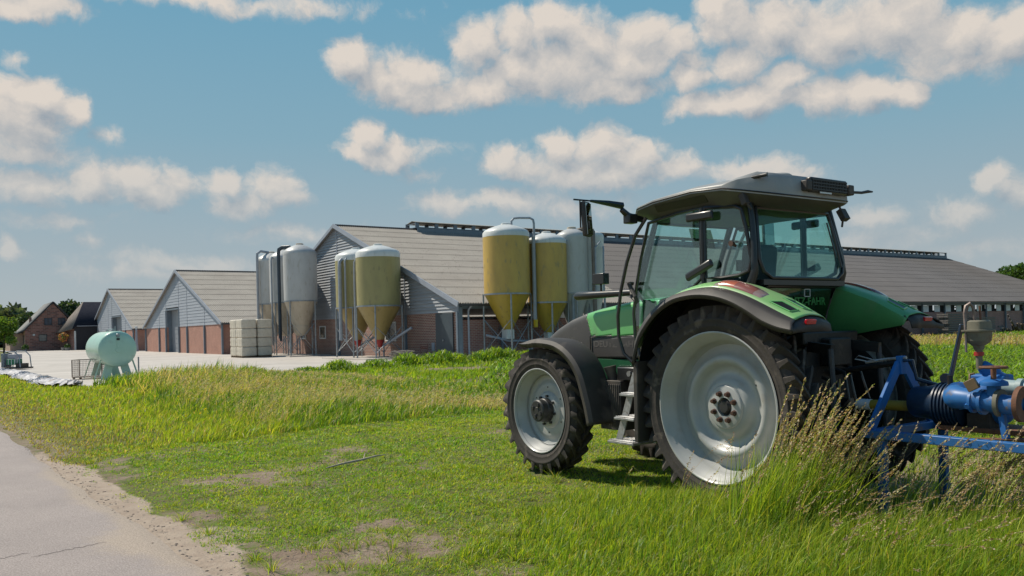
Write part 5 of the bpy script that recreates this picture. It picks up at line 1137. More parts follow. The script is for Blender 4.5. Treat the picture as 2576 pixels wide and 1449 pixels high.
# ---- brushwood pile, chair, tub
def sticks(name, label, cat, s, t, L0, W0, H0, n, ang, matn):
    x, y = wxy(s, t); o = thing(name, label, cat, (x, y, 0), ANG_A + ang); q = MB(); rr = random.Random(3)
    for i in range(n):
        z = rr.random() ** .8 * H0; sc = 1 - .35 * z / H0; a = rr.uniform(-L0, -.2 * L0) * sc; b = rr.uniform(.2 * L0, L0) * sc; yy = rr.uniform(-W0, W0) * sc
        q.tube([(a, yy, z + .04), ((a + b) / 2, yy + rr.uniform(-.12, .12), z + .05 + rr.uniform(-.03, .06)), (b, yy + rr.uniform(-.2, .2), z + .04 + rr.uniform(-.04, .05))], rr.uniform(.015, .035), 5)
    q.build('branch_heap', matn, o); return o
sticks('brushwood_pile', 'low heap of cut branches and poles at the foot of the front olive silo', 'wood pile', -2.0, 3.2, 1.35, .5, .48, 120, PI / 2 + .1, PALG)
ch = thing('chair', 'dark red slatted chair among the branches near the slate door', 'chair', (*wxy(-1.1, 2.3), 0), ANG_A + 2.6)
CHR = pm('chair_red', (.09, .03, .025), None, 4, .6)
q = MB(); q.box(-.22, .22, -.22, .22, .42, .45); q.build('seat', CHR, ch)
q = MB()
for zz in (.62, .74, .86): q.box(-.22, .22, .20, .22, zz, zz + .06)
for xx in (-.22, .19): q.box(xx, xx + .03, .195, .225, .45, .93)
q.build('backrest', CHR, ch)
for a in (-.2, .2):
    for b in (-.2, .2): q = MB(); q.bar((a, b, .42), (a * 1.1, b * 1.1, 0), .03); q.build('leg', CHR, ch)
q = MB(); q.loft([[(-.38, -.26, 0), (.38, -.26, 0), (.38, .26, 0), (-.38, .26, 0)], [(-.46, -.32, .42), (.46, -.32, .42), (.46, .32, .42), (-.46, .32, .42)], [(-.42, -.28, .42), (.42, -.28, .42), (.42, .28, .42), (-.42, .28, .42)], [(-.36, -.24, .06), (.36, -.24, .06), (.36, .24, .06), (-.36, .24, .06)]], smooth=False, cap=True)
tb = q.build('tub', pm('tub_grey', (.12, .12, .12), (.08, .08, .08), 4, .8)); tb.location = (*wxy(-.75, .2), 0); tb.rotation_euler = (0, 0, ANG_A + .3); tag(tb, 'open dark grey mortar tub on the concrete below the slate door', 'tub')
# ---- street lamp between the two pale barns
lp = thing('yard_lamp', 'slim pale grey yard lamp post standing between the two pale-gabled barns', 'lamp post', (*wxy(-4.2, 69.2), 0), ANG_A)
q = MB(); q.tube([(0, 0, 0), (0, 0, .9), (0, 0, 2.75)], [.22, .15, .1], 10); q.build('post', TRIML, lp)
q = MB(); q.lathe([(0, .32), (.12, .3), (.17, .18), (.12, .02), (.05, 0)], 14, Matrix.Translation((0, 0, 2.75))); q.build('lamp_head', WHITE, lp)
# ---- pallets along the far wall
def pallet_bm(q, m=None):
    for k in range(6): q.box(-.6, .6, -.4 + k * .145, -.31 + k * .145, .118, .14, m)
    for yy in (-.36, 0, .36): q.box(-.6, .6, yy - .045, yy + .045, .022, .116, m)
    for yy in (-.36, 0, .36): q.box(-.6, .6, yy - .05, yy + .05, 0, .02, m)
    return q
def boardstack(label, s, t, L0, levels, grp):
    x, y = wxy(s, t); o = thing('board_stack', label, 'board stack', (x, y, 0), ANG_A + .02, grp); rr = random.Random(int(s))
    for k in range(levels):
        z = k * .19; q = MB(); off = rr.uniform(-.15, .15)
        q.box(-L0 + off, L0 + off, -.5, .5, z + .05, z + .185)
        q.build('panel', PALG, o, bevel=.01)
        if k: 
            continue
    for a in (-L0 + .3, 0, L0 - .3):
        q = MB(); q.box(a - .05, a + .05, -.51, .51, 0, .048); q.build('bearer', PALG, o)
boardstack('taller stack of grey boards beyond the maize, half behind the far fender', 50.2, -2.4, 1.9, 11, 'stacked boards along the far wall')
boardstack('stack of grey boards by the far wall, nearer the tossed pallets', 53.6, -3.0, 1.8, 9, 'stacked boards along the far wall')
pp_ = None
rr = random.Random(5)
PT = [(59.4, -2.2, .1, 0, .9, 'pallet leaning steeply on edge in the tossed heap'), (60.3, -2.5, 1.0, .35, 1.15, 'pallet standing tallest in the tossed heap'), (61.2, -2.6, 0, .6, .6, 'tilted pallet in the middle of the tossed heap'), (58.6, -3.0, 0, .25, .25, 'nearly flat pallet at the near foot of the heap'), (62.6, -2.5, .1, .9, .3, 'pallet fallen on its side at the far foot of the heap')]
for (s, t, z, ry, rx, nm) in PT:
    x, y = wxy(s, t); q = MB(); pallet_bm(q); o = q.build('pallet', PAL if s > 61 else PALG); o.location = (x, y, .35 + z); o.rotation_euler = (rx, ry, ANG_A + rr.uniform(-.5, .5)); tag(o, 'weathered ' + nm, 'pallet', 'tossed pallets by the far wall')
PN = ('lowest', 'second', 'third', 'fourth', 'fifth', 'top')
for k in range(6):
    x, y = wxy(64.6 + .1 * math.sin(k * 3), -2.6); q = MB(); pallet_bm(q); o = q.build('pallet', pm('pallet_orange', (.42, .24, .12), (.30, .17, .09), 6, .8)); o.location = (x, y, .02 + k * .155); o.rotation_euler = (0, .02 * math.sin(k), ANG_A + .12 * math.sin(k * 2)); tag(o, f'orange-brown pallet, {PN[k]} of the neat pile by the far wall', 'pallet', 'piled pallets by the far wall')
# ================================================================== houses
BRKH = brick_mat('house_brick', (.36, .16, .12), (.16, .075, .062), (.30, .22, .19), bw=.6, bh=.24, ms=.03)
BRKL = brick_mat('annex_brick', (.45, .30, .23), (.38, .25, .19), (.4, .34, .3), bw=.45, bh=.16, ms=.02)
TILEG = pm('tile_grey', (.20, .20, .195), (.16, .155, .15), 2, .95, c3=(.14, .13, .13), s3=5, stretch=(1, 1, 1))
TILED = pm('tile_black', (.022, .024, .034), (.03, .032, .042), 3, 1, spec=0)
FRM = pm('frame_dark', (.03, .03, .035), None, 3, .5)
def pane_win(p, x0, x1, y, z0, z1, n=2, axis='x', curtain=False):
    q = MB(); w_ = (x1 - x0)
    def bx(a, b, c, d, m0=-.04, m1=.0):
        if axis == 'x': q.box(a, b, y + m0, y + m1, c, d)
        else: q.box(y + m0, y + m1, a, b, c, d)
    t_ = .09; bx(x0, x1, z0, z0 + t_); bx(x0, x1, z1 - t_, z1); bx(x0, x0 + t_, z0 + t_, z1 - t_); bx(x1 - t_, x1, z0 + t_, z1 - t_)
    for i in range(1, n): xm = x0 + w_ * i / n; bx(xm - .04, xm + .04, z0 + t_, z1 - t_)
    o = q.build('window', FRM, p); q = MB()
    if axis == 'x': q.box(x0 + t_, x1 - t_, y - .02, y - .012, z0 + t_, z1 - t_)
    else: q.box(y - .02, y - .012, x0 + t_, x1 - t_, z0 + t_, z1 - t_)
    q.build('pane', pm('curtained_pane', (.25, .24, .22), (.15, .15, .14), 2, .2) if curtain else pm('sky_pane', (.06, .08, .12), (.03, .04, .06), 1.5, .1), o)
# brick house: local x along the gable (A), y back along the ridge (B)
hx, hy = -75.4, 131.5
h1 = thing('brick_house', 'dark red brick farmhouse with grey tiled roof, farthest from the silos', 'house', (hx, hy, 0), ANG_A)
GW = [(0, 0), (6.3, 0), (6.3, 3.9), (6.75, 4.1), (3.95, 7.35), (0, 3.35)]
m = Matrix(((1, 0, 0, 0), (0, 0, 1, 0), (0, 1, 0, 0), (0, 0, 0, 1)))
q = MB(); q.prism(GW, 0, .3, m); q.build('gable_wall', BRKH, h1)
q = MB(); q.box(0, .3, .3, 12, 0, 3.1); q.build('side_wall', BRKL, h1)
q = MB(); q.box(6.0, 6.3, .3, 12, 0, 3.9); q.build('side_wall', BRKH, h1)
q = MB(); q.add([(3.95, -.15, 7.6), (3.95, 12, 7.6), (-.1, 12, 3.25), (-.1, -.15, 3.25), (-1.0, 12, 2.75), (-1.0, -.15, 2.75)], [(0, 1, 2, 3), (3, 2, 4, 5)]); q.build('roof', TILEG, h1, solid=.14)
q = MB(); q.add([(3.95, -.15, 7.6), (3.95, 12, 7.6), (7.3, 12, 3.9), (7.3, -.15, 3.9)], [(3, 2, 1, 0)]); q.build('roof', TILEG, h1, solid=.14)
q = MB(); q.bar((3.95, -.2, 7.62), (-.1, -.2, 3.22), .06, .2); q.bar((3.95, -.2, 7.62), (7.3, -.2, 3.88), .06, .2); q.bar((-.1, -.2, 3.22), (-1.0, -.2, 2.72), .06, .2); q.build('verge_board', FRM, h1)
q = MB(); q.box(6.3, 9.3, 4, 9, 4.6, 4.75); q.build('dormer_roof', TILEG, h1)
q = MB(); q.box(.9, 1.25, 3.2, 3.5, 4.4, 5.3); q.build('flue', BRKH, h1)
pane_win(h1, 2.65, 3.75, 0, 3.95, 5.1); pane_win(h1, 4.55, 5.6, 0, 3.95, 5.1); pane_win(h1, 1.85, 3.0, 0, 1.45, 2.55, 1, curtain=True)
for k in range(3): pane_win(h1, 1.2 + k * 1.5, 1.9 + k * 1.5, 0.0, .6, 2.5, 1, axis='y')
q = MB(); q.box(1.05, 1.35, -.03, 0, 2.35, 2.6); q.build('house_sign', WHITE, h1)
q = MB(); q.box(-1.8, 0, 3.2, 3.45, 0, 2.8); q.box(-1.8, -1.55, 3.45, 12, 0, 2.4); q.build('annex_wall', BRKL, h1)
for k in range(3): pane_win(h1, 4.2 + k * 2.1, 5.1 + k * 2.1, -1.8, .9, 2.2, 1, axis='y')
q = MB(); q.add([(-.9, 3.1, 2.9), (-.9, 12, 2.9), (-2.1, 12, 2.35), (-2.1, 3.1, 2.35)], [(0, 1, 2, 3)]); q.build('annex_roof', TILEG, h1, solid=.1)
# black-roofed house: ridge along A
h2 = thing('dark_house', 'black-tiled house with dark boarded front, between farmhouse and barns', 'house', (-66.2, 128.5, 0), ANG_A)
q = MB(); q.box(0, 13, 0, .25, 0, 3.7); q.build('front_wall', pm('wall_black', (.018, .02, .03), (.012, .014, .02), 3, .6), h2)
q = MB(); q.box(0, .25, .25, 9, 0, 3.3); q.build('end_wall', BRKH, h2)
q = MB(); q.add([(1.9, 4.0, 7.4), (13, 4.0, 7.4), (13, -.4, 3.75), (.3, -.4, 3.75), (-.3, -.5, 3.2)], [(0, 1, 2, 3), (0, 3, 4)]); q.build('roof', TILED, h2, solid=.12)
q = MB(); q.add([(1.9, 4.0, 7.4), (1.9, 4.6, 7.4), (-1.6, 9.2, 2.6), (-1.6, 4.0, 2.75), (-.3, -.5, 3.2)], [(0, 4, 3, 2, 1)]); q.build('hip_roof', pm('tile_lit_brown', (.22, .19, .17), (.17, .145, .13), 2, .95, spec=.1), h2, solid=.12)  # sunlit side of the roof painted as lighter brown tiles
q = MB(); q.tube([(3.2, -.08, 0), (3.2, -.08, 3.7)], .06, 6); q.build('downpipe', TRIML, h2)
q = MB(); q.box(.3, 13, -.46, -.36, 3.58, 3.68); q.build('gutter', TRIML, h2)
q = MB(); q.box(3.9, 5.3, -.04, 0, 0, 2.2); q.build('door', DOORM, h2)
q = MB(); q.box(5.6, 7.4, -.04, 0, .4, 2.2); q.build('window', pm('sky_pane', (.06, .08, .12)), h2)
q = MB(); q.box(-.05, .2, -.06, .0, 0, 2.9); q.build('quoin_strip', WHITE, h2)
# planters by the houses
def planter(x, y, label, col):
    o = thing('planter', label, 'planter', (x, y, 0)); q = MB(); q.lathe([(.35, 0), (.5, .55), (.46, .56), (.4, .45)], 16); q.build('pot', GRY, o); return o
# ================================================================== grass, weeds, crop  (each one mass of countless blades)
FOL = foliage_mat('grass_blades', .46, .45); SEED = foliage_mat('seed_heads', .30, .8); LEAF = foliage_mat('tree_leaves', .30, .6)
def blade_mesh(x, y, z, ang, h, w, lean, seg=2, wa=None, droop=0.0, tip=.12):
    """curved tapering ribbons; lean = (dx, dy) of the tip as a share of h"""
    n = len(x); lx, ly = lean; wa = ang if wa is None else wa
    ts = np.linspace(0, 1, seg + 1)[:-1]; V = []
    def P(t):
        k = t ** 1.8; return x + lx * h * k, y + ly * h * k, z + h * (t - (np.hypot(lx, ly) * .35 + droop) * t ** 2.4)
    for t in ts:
        a, b, c = P(t); ww = w * (1 - .75 * t ** 1.5) * .5; dx = np.cos(wa) * ww; dy = np.sin(wa) * ww
        V.append(np.stack([a - dx, b - dy, c], 1)); V.append(np.stack([a + dx, b + dy, c], 1))
    a, b, c = P(1.0); V.append(np.stack([a, b, c], 1))
    k = 2 * seg + 1; co = np.stack(V, 1).reshape(-1, 3); base = np.arange(n) * k
    q = [np.stack([base + 2 * i, base + 2 * i + 1, base + 2 * i + 3, base + 2 * i + 2], 1) for i in range(seg - 1)]
    t = np.stack([base + 2 * seg - 2, base + 2 * seg - 1, base + 2 * seg], 1)
    return co, (np.concatenate(q) if q else np.zeros((0, 4), int)), t, k, (a, b, c)
def pal(n, cols, wts, var=.18):
    c = np.array(cols)[RNG.choice(len(cols), n, p=np.array(wts) / sum(wts))]
    return np.clip(c * (1 + RNG.normal(0, var, (n, 1))) * (1 + RNG.normal(0, .06, (n, 3))), .005, 1)
LUSH = (.15, .27, .025); YG = (.27, .36, .035); YG2 = (.36, .41, .06); DK = (.06, .14, .02); DRY = (.46, .37, .18); STRAW = (.56, .47, .29); PURP = (.24, .14, .10); BRN = (.22, .15, .07)
def sample(n, y0, y1, power, half=.66, xoff=0):
    u = RNG.random(n); a = 2 - power       # density ~ Y^-power per area
    Y = (y0 ** a + u * (y1 ** a - y0 ** a)) ** (1 / a); X = Y * RNG.uniform(-half + xoff, half + xoff, n); return X, Y
WHEELS = []
for (f, l, hl, hw_) in ((0, .90, .30, .19), (0, -.90, .30, .19), (2.75, .89, .25, .17), (2.75, -.89, .25, .17)):
    cx = TO[0] + BX[0] * f - AX[0] * l; cy = TO[1] + BX[1] * f - AX[1] * l; WHEELS.append((cx, cy, hl, hw_))
def clear(x, y):
    ok = ~inpoly(x, y, YARD)
    for (cx, cy, hl, hw_) in WHEELS:
        a = (x - cx) * BX[0] + (y - cy) * BX[1]; b = (x - cx) * AX[0] + (y - cy) * AX[1]; ok &= ~((np.abs(a) < hl) & (np.abs(b) < hw_))
    sA = (x - P0[0]) * AX[0] + (y - P0[1]) * AX[1]; sB = (x - P0[0]) * BX[0] + (y - P0[1]) * BX[1]
    ok &= ~((sA > -1) & (sB > -.9))
    return ok
class Mass:
    def __init__(s): s.co = []; s.q = []; s.t = []; s.c = []; s.n = 0
    def add(s, co, q, t, col):
        s.co.append(co.astype(np.float32)); s.q.append(q + s.n); s.t.append(t + s.n); s.c.append(col.astype(np.float32)); s.n += len(co)
    def blades(s, x, y, h, w, lean, cols, seg=2, droop=0., z=None):
        ang = RNG.uniform(0, PI, len(x)); z = gh(x, y) - .01 if z is None else z
        co, q, t, k, tipp = blade_mesh(x, y, z, ang, h, w, lean, seg, droop=droop); s.add(co, q, t, np.repeat(cols, k, 0)); return tipp
    def diamonds(s, p, d, ln, wd, cols):
        """small flat spindles at p along unit d"""
        r = RNG.normal(0, 1, p.shape); sd = np.cross(d, r); sd /= np.linalg.norm(sd, axis=1, keepdims=True) + 1e-9
        ln = ln[:, None]; wd = wd[:, None]
        co = np.stack([p, p + d * ln * .45 + sd * wd, p + d * ln, p + d * ln * .45 - sd * wd], 1).reshape(-1, 3)
        b = np.arange(len(p)) * 4; s.add(co, np.stack([b, b + 1, b + 2, b + 3], 1), np.zeros((0, 3), int), np.repeat(cols, 4, 0))
    def build(s, name, m, label, cat):
        o = rawmesh(name, np.concatenate(s.co), np.concatenate(s.t), np.concatenate(s.q), np.concatenate(s.c), m); o['kind'] = 'stuff'; o['label'] = label; o['category'] = cat; return o
def wind(n, a, b, sx=.5): # lean mostly towards +x
    th = RNG.normal(-.15, 1.3, n); m = np.abs(RNG.normal(a, b, n)); return m * np.cos(th) * 1.0 + sx * a * .3, m * np.sin(th)
def heads(M, tips, h, lean, n_per, L_, spread, size, cols, wts, wid=.3):
    """panicle / spike of small spikelets along the last part L_ of each stem"""
    tx, ty, tz = tips; n = len(tx); lx, ly = lean
    rep = np.repeat(np.arange(n), n_per); u = RNG.random(len(rep)); Lh = (L_ if np.ndim(L_) else np.full(n, L_))[rep]
    dirx = lx[rep] * 1.6; diry = ly[rep] * 1.6; dz = np.clip(1 - .9 * np.hypot(lx, ly), .15, 1)[rep]; nn = np.sqrt(dirx ** 2 + diry ** 2 + dz ** 2); dirx /= nn; diry /= nn; dz /= nn
    back = (1 - u) * Lh
    p = np.stack([tx[rep] - dirx * back, ty[rep] - diry * back, tz[rep] - dz * back - .0 * back], 1)
    sp = (spread if np.ndim(spread) else np.full(n, spread))[rep] * (.35 + .9 * (1 - u))
    p[:, 0] += RNG.normal(0, 1, len(rep)) * sp + sp * .4; p[:, 1] += RNG.normal(0, 1, len(rep)) * sp; p[:, 2] += RNG.normal(-.3, .6, len(rep)) * sp
    d = np.stack([dirx + .35, diry, dz], 1) + RNG.normal(0, .25, (len(rep), 3)); d /= np.linalg.norm(d, axis=1, keepdims=True)
    sz = (size if np.ndim(size) else np.full(n, size))[rep] * RNG.uniform(.7, 1.3, len(rep))
    M.diamonds(p, d, sz, sz * wid, pal(len(rep), cols, wts, .22))
# ---- 1: mown, driven-on turf of the field entrance
def turf():
    M = Mass(); x, y = sample(760000, 5.2, 26, 1.2); w, v = wv(x, y)
    k = (v < -4.2 + .5 * (fbm(x * 1.5, y * 1.5, 41) - .5)) & ((v > -13.2) | (w < 3.4)) & (w > road_edge(v) + .22) & clear(x, y); x, y, w, v = x[k], y[k], w[k], v[k]
    d = dirtness(x, y) + sstep(1.1, .3, w) * .5; d2 = d + 1.5 * (fbm(x * 6, y * 6, 43, 3) - .5) + .5 * (fbm(x * 1.5 + 4, y * 1.5, 46, 3) - .5)
    k = RNG.random(len(x)) < np.clip(1.15 - 2.1 * (d2 - .46), .02, 1); x, y, v, d = x[k], y[k], v[k], d[k]; n = len(x)
    hh = .016 + .030 * fbm(x * 2.2, y * 2.2, 44) ** 1.3 + RNG.exponential(.007, n); hh *= np.clip(1.25 - .5 * d, .5, 1.2)
    ww = np.maximum(.0045, .0009 * y) * RNG.uniform(.8, 1.6, n)
    yel = fbm(x * .7, y * .7, 45); c = np.where((RNG.random(n) < .40 + 1.3 * (yel - .45))[:, None], pal(n, [YG, YG2, (.40, .44, .04)], [3, 3, 4]), pal(n, [(.15, .34, .025), YG, DK, DRY], [5, 3, 1.3, .3]))
    lx, ly = wind(n, .9, .5, 0); M.blades(x, y, hh, ww, (lx, ly), c, 2)
    # tufts of coarse grass and bits of straw
    cx, cy = sample(620, 5.3, 16, 1.2); w, v = wv(cx, cy); k = (v < -5) & ((v > -13.5) | (w < 3.4)) & (w > .35) & clear(cx, cy); cx, cy = cx[k], cy[k]
    rep = np.repeat(np.arange(len(cx)), 34); a = RNG.uniform(0, 2 * PI, len(rep)); r = np.abs(RNG.normal(0, .045, len(rep))); x = cx[rep] + np.cos(a) * r; y = cy[rep] + np.sin(a) * r
    size = RNG.uniform(.07, .19, len(cx))[rep] * RNG.uniform(.5, 1.2, len(rep)); M.blades(x, y, size, np.full(len(x), .0055), (np.cos(a) * .8, np.sin(a) * .8), pal(len(x), [LUSH, YG, YG2, DRY], [4, 4, 2, 1]), 3)
    x, y = sample(2600, 5.4, 15, 1.3); w, v = wv(x, y); k = (v < -5) & (w > 1) & clear(x, y); x, y = x[k], y[k]; n = len(x); a = RNG.uniform(0, 2 * PI, n)
    M.blades(x, y, RNG.uniform(.08, .22, n), np.full(n, .004), (np.cos(a) * 1.9, np.sin(a) * 1.9), pal(n, [STRAW, DRY, (.55, .47, .3)], [2, 2, 1]), 3, droop=.15)
    M.build('short_grass', FOL, 'short trodden green turf of the field entrance with bare soil patches', 'grass')
turf()
# ---- 2: verge between road and meadow
def verge():
    M = Mass(); x, y = sample(420000, 8, 75, 1.4); w, v = wv(x, y)
    e = road_edge(v); k = (w > e + .02 + .25 * fbm(v * 2, v * 0, 47)) & (w < 4.2) & (v > -5.0 - .8 * sstep(2, .5, w) + .8 * (fbm(x * 1.1, y * 1.1, 48) - .5)) & clear(x, y); x, y, w, v = x[k], y[k], w[k], v[k]; n = len(x)
    near = sstep(2.3, .5, w + .9 * (fbm(x * .9, y * .9, 49) - .5))
    k = RNG.random(n) < 1.1 - .0 * near; x, y, w, v, near = x[k], y[k], w[k], v[k], near[k]; n = len(x)
    hh = (.05 + .13 * sstep(.3, 3.2, w) * (.5 + 1.0 * fbm(x * .8, y * .8, 50)) * (1 - .45 * sstep(4, 14, v))) * RNG.uniform(.5, 1.45, n)
    c = np.where((RNG.random(n) < near * .8 + .10)[:, None], pal(n, [(.34, .29, .13), (.40, .34, .18), BRN, (.24, .26, .06)], [4, 2, 2, 3]), pal(n, [YG, YG2, LUSH, (.30, .38, .03), DRY], [4, 3, 2.4, 2, .7]))
    lx, ly = wind(n, .5, .3); M.blades(x, y, hh, np.maximum(.004, .00105 * y) * RNG.uniform(.8, 1.4, n), (lx, ly), c, 2)
    M.build('verge_grass', FOL, 'bleached and bright green verge grass along the asphalt road', 'grass')
verge()
# ---- 3: tall hay meadow with pale seed heads
def meadow():
    M = Mass(); H = Mass(); x, y = sample(330000, 10, 60, 1.25); w, v = wv(x, y)
    k = (w > 3.0 + 1.3 * sstep(0, 8, v) + .8 * (fbm(x, y, 52) - .5)) & (w < 12.3 + 1.2 * (fbm(x * .7, y * .7, 53) - .5)) & (v > -4.6 + .9 * (fbm(x * 1.3, y * 1.3, 54) - .5)) & clear(x, y); x, y, w, v = x[k], y[k], w[k], v[k]; n = len(x)
    tall = sstep(2.6, 5.0, w) * (.75 + .75 * fbm(x * .35, y * .35, 55)) * (.55 + .45 * sstep(-4.6, -2.2, v)); dry = fbm(x * .42 + 5, y * .42, 56)
    tall = tall * (1 + .7 * np.exp(-(((x + 9.6) / 4.0) ** 2 + ((y - 26.0) / 5.0) ** 2))); mnd = np.exp(-(((x + 9.6) / 3.4) ** 2 + ((y - 26.0) / 4.5) ** 2)); hh = (.12 + .27 * tall) * RNG.uniform(.5, 1.3, n) * (.92 - .52 * sstep(5.0, 8.5, w) * (1 - mnd)) * (1 + .15 * mnd)
    c = np.where((RNG.random(n) < np.clip(.20 + 2.4 * (dry - .48), .05, .85))[:, None], pal(n, [DRY, STRAW, YG2], [3, 2, 2]), pal(n, [(.12, .22, .03), YG, DK, (.20, .26, .06), LUSH], [3, 2.4, 2, 1.5, 3]))
    hh = hh * (.75 + .5 * fbm(x * 1.7, y * 1.7, 57)); lx, ly = wind(n, .45, .25); M.blades(x, y, hh, np.maximum(.0045, .00105 * y) * RNG.uniform(.8, 1.4, n), (lx, ly), c, 3)
    m = 42000; x, y = sample(m * 3, 11, 55, 1.1); w, v = wv(x, y)
    k = (w > 3.6 + 1.3 * sstep(0, 8, v)) & (w < 12.2) & (v > -4.3) & clear(x, y) & (RNG.random(len(x)) < np.clip(.15 + 2.2 * (fbm(x * .42 + 5, y * .42, 56) - .42), .05, 1)); x, y, w, v = x[k][:m], y[k][:m], w[k][:m], v[k][:m]; n = len(x)
    mnd = np.exp(-(((x + 9.6) / 3.4) ** 2 + ((y - 26.0) / 4.5) ** 2)); hh = (.32 + .32 * fbm(x * .35, y * .35, 55)) * (.92 - .46 * sstep(5.0, 8.5, w) * (1 - mnd)) * (1 + .3 * np.exp(-(((x + 9.6) / 4.0) ** 2 + ((y - 26.0) / 5.0) ** 2))) * RNG.uniform(.75, 1.25, n) * (.65 + .35 * sstep(-4.4, -2.5, v)); lx, ly = wind(n, .35, .15)
    tips = H.blades(x, y, hh, np.maximum(.003, .0005 * y), (lx, ly), pal(n, [DRY, YG2, STRAW], [2, 2, 2]), 3)
    heads(H, tips, hh, (lx, ly), 7, .14, np.maximum(.010, .0006 * y), np.maximum(.03, .0020 * y), [(.62, .53, .36), (.56, .48, .33), (.40, .28, .2), (.42, .44, .16)], [4, 3, 2, 1.5], .16)
    # sprinkling of small yellow flowers
    x, y = sample(500, 11, 24, 1); w, v = wv(x, y); k = (w > 2) & (w < 9) & (v > -4.4) & (v < 3); x, y = x[k], y[k]; n = len(x); z = gh(x, y) + RNG.uniform(.25, .5, n)
    for r_ in range(3):
        d = RNG.normal(0, 1, (n, 3)); d /= np.linalg.norm(d, axis=1, keepdims=True); H.diamonds(np.stack([x, y, z], 1), d, np.full(n, .03), np.full(n, .012), pal(n, [(.75, .58, .02)], [1], .1))
    M.build('meadow_grass', FOL, 'tall uncut meadow grass in front of the concrete yard', 'grass')
    H.build('seed_heads', SEED, 'pale feathery seed heads standing above the uncut meadow grass', 'seed heads')
meadow()
# ---- 4: rank grass in front of and around the rear wheel, with dark panicles leaning over
def rank():
    M = Mass(); H = Mass(); x, y = sample(300000, 5.0, 12.5, 1.0, .62, .12); w, v = wv(x, y)
    lim = -12.5 + .9 * (fbm(x * 1.4, y * 1.4, 60) - .5) - .9 * sstep(3.2, 1.8, w)
    k = (v < lim) & (w > 1.6 + .9 * (fbm(x * 1.6, y * 1.6, 61) - .5)) & clear(x, y)
    k &= ~((x > 2.9 - .0 * y) & (y > 7.25 + .35 * (fbm(x * 2, y * 2, 66) - .5)) & (RNG.random(len(x)) < .88)); edge = sstep(0, 1.6, lim - v) * sstep(1.6, 4.2, w); x, y, w, v, edge = x[k], y[k], w[k], v[k], edge[k]
    k = RNG.random(len(x)) < .35 + .65 * sstep(-.2, .4, edge); x, y, w, v, edge = x[k], y[k], w[k], v[k], edge[k]; n = len(x)
    hh = (.10 + .27 * edge * (.7 + .6 * fbm(x * 1.2, y * 1.2, 62))) * RNG.uniform(.55, 1.25, n) * (1 - .55 * sstep(2.2, 2.9, x) * sstep(6.2, 6.8, y))
    shade = fbm(x * 1.1, y * 1.1, 63)
    c = np.where((RNG.random(n) < .55)[:, None], pal(n, [YG, YG2, LUSH], [4, 3, 2]), pal(n, [LUSH, YG, DK, DRY, (.32, .40, .05)], [4, 3, 1.5, .9, 1.5]))
    lx, ly = wind(n, .42, .3); M.blades(x, y, hh, RNG.uniform(.004, .0095, n) * (.9 + .05 * y), (lx, ly), c, 3)
    # stems with soft heads through the rank grass
    def stems(x, y, h0, h1, lean, npers, L_, spread, size, cols, wts, wid=.26, sw=.0045, cols2=None):
        n = len(x); hh = RNG.uniform(h0, h1, n); lx, ly = wind(n, lean, lean * .35); lx = np.abs(lx) + .08
        tips = H.blades(x, y, hh, np.full(n, sw), (lx, ly), pal(n, cols2 or [YG, YG2, DRY], [3, 3, 1]), 5); heads(H, tips, hh, (lx, ly), npers, L_ * hh, spread, size, cols, wts, wid)
    x, y = sample(900, 5.2, 7.6, .9, .55, .18); w, v = wv(x, y); k = (v < -13.0) & (w > 3.0) & clear(x, y) & (RNG.random(len(x)) < .25 + .75 * (x > 1.8)); x, y = x[k], y[k]
    stems(x, y, .30, .58, .35, 20, .16, .0032, .016, [STRAW, PURP, (.50, .38, .25), YG2], [3, 1.5, 3, 2])
    x, y = sample(240, 5.2, 7.2, .9, .2, .5); x, y = x, y; w, v = wv(x, y); k = (v < -14.0) & (y < 7.3) & clear(x, y); x, y = x[k], y[k]
    stems(x, y, .40, .78, .55, 24, .2, .006, .015, [(.46, .36, .24), PURP, (.30, .17, .13), STRAW], [3, 3, 2, 2], .22)
    # the tall clump behind the rear wheel
    n = 120; t = RNG.random(n) ** .9; x = 1.98 + .62 * t + RNG.normal(0, .08, n); y = 6.72 + .06 * t + RNG.normal(0, .12, n); k = clear(x, y); x, y, t = x[k], y[k], t[k]
    n = len(x); hh = (1.46 - .42 * t) * RNG.uniform(.62, 1.04, n); lx = .16 + RNG.uniform(0, .24, n); ly = RNG.normal(0, .07, n)
    tips = H.blades(x, y, hh, np.full(n, .0065), (lx, ly), pal(n, [(.34, .44, .06), YG2, YG, LUSH], [3, 3, 2, 1]), 6)
    heads(H, tips, hh, (lx, ly), 70, .26 * hh, .0060, .019, [(.50, .37, .23), (.32, .21, .13), (.66, .53, .36), (.34, .36, .1)], [4, 3, 2, 2], .25)
    n = 1500; t = RNG.random(n); x = 1.8 + .68 * t + RNG.normal(0, .10, n); y = 6.66 + .1 * t + RNG.normal(0, .16, n); k = clear(x, y); x, y = x[k], y[k]; n = len(x); lx, ly = wind(n, .4, .2)
    M.blades(x, y, RNG.uniform(.35, .92, n), np.full(n, .0075), (np.abs(lx) * .7, ly), pal(n, [YG, LUSH, YG2, (.34, .44, .06), DRY], [4, 3, 2, 2, .5]), 5)
    # leaning stems at the right, and lone ones against the wheel and the pump
    n = 210; x = 3.45 + RNG.normal(0, .50, n); y = 6.5 + RNG.normal(0, .33, n); hh = RNG.uniform(.62, 1.12, n); lx = .25 + RNG.uniform(0, .35, n); ly = RNG.normal(0, .1, n)
    tips = H.blades(x, y, hh, np.full(n, .006), (lx, ly), pal(n, [YG, YG2, DRY], [3, 3, 1]), 6); heads(H, tips, hh, (lx, ly), 60, .28 * hh, .007, .017, [STRAW, (.42, .32, .2), PURP], [3, 3, 2], .25)
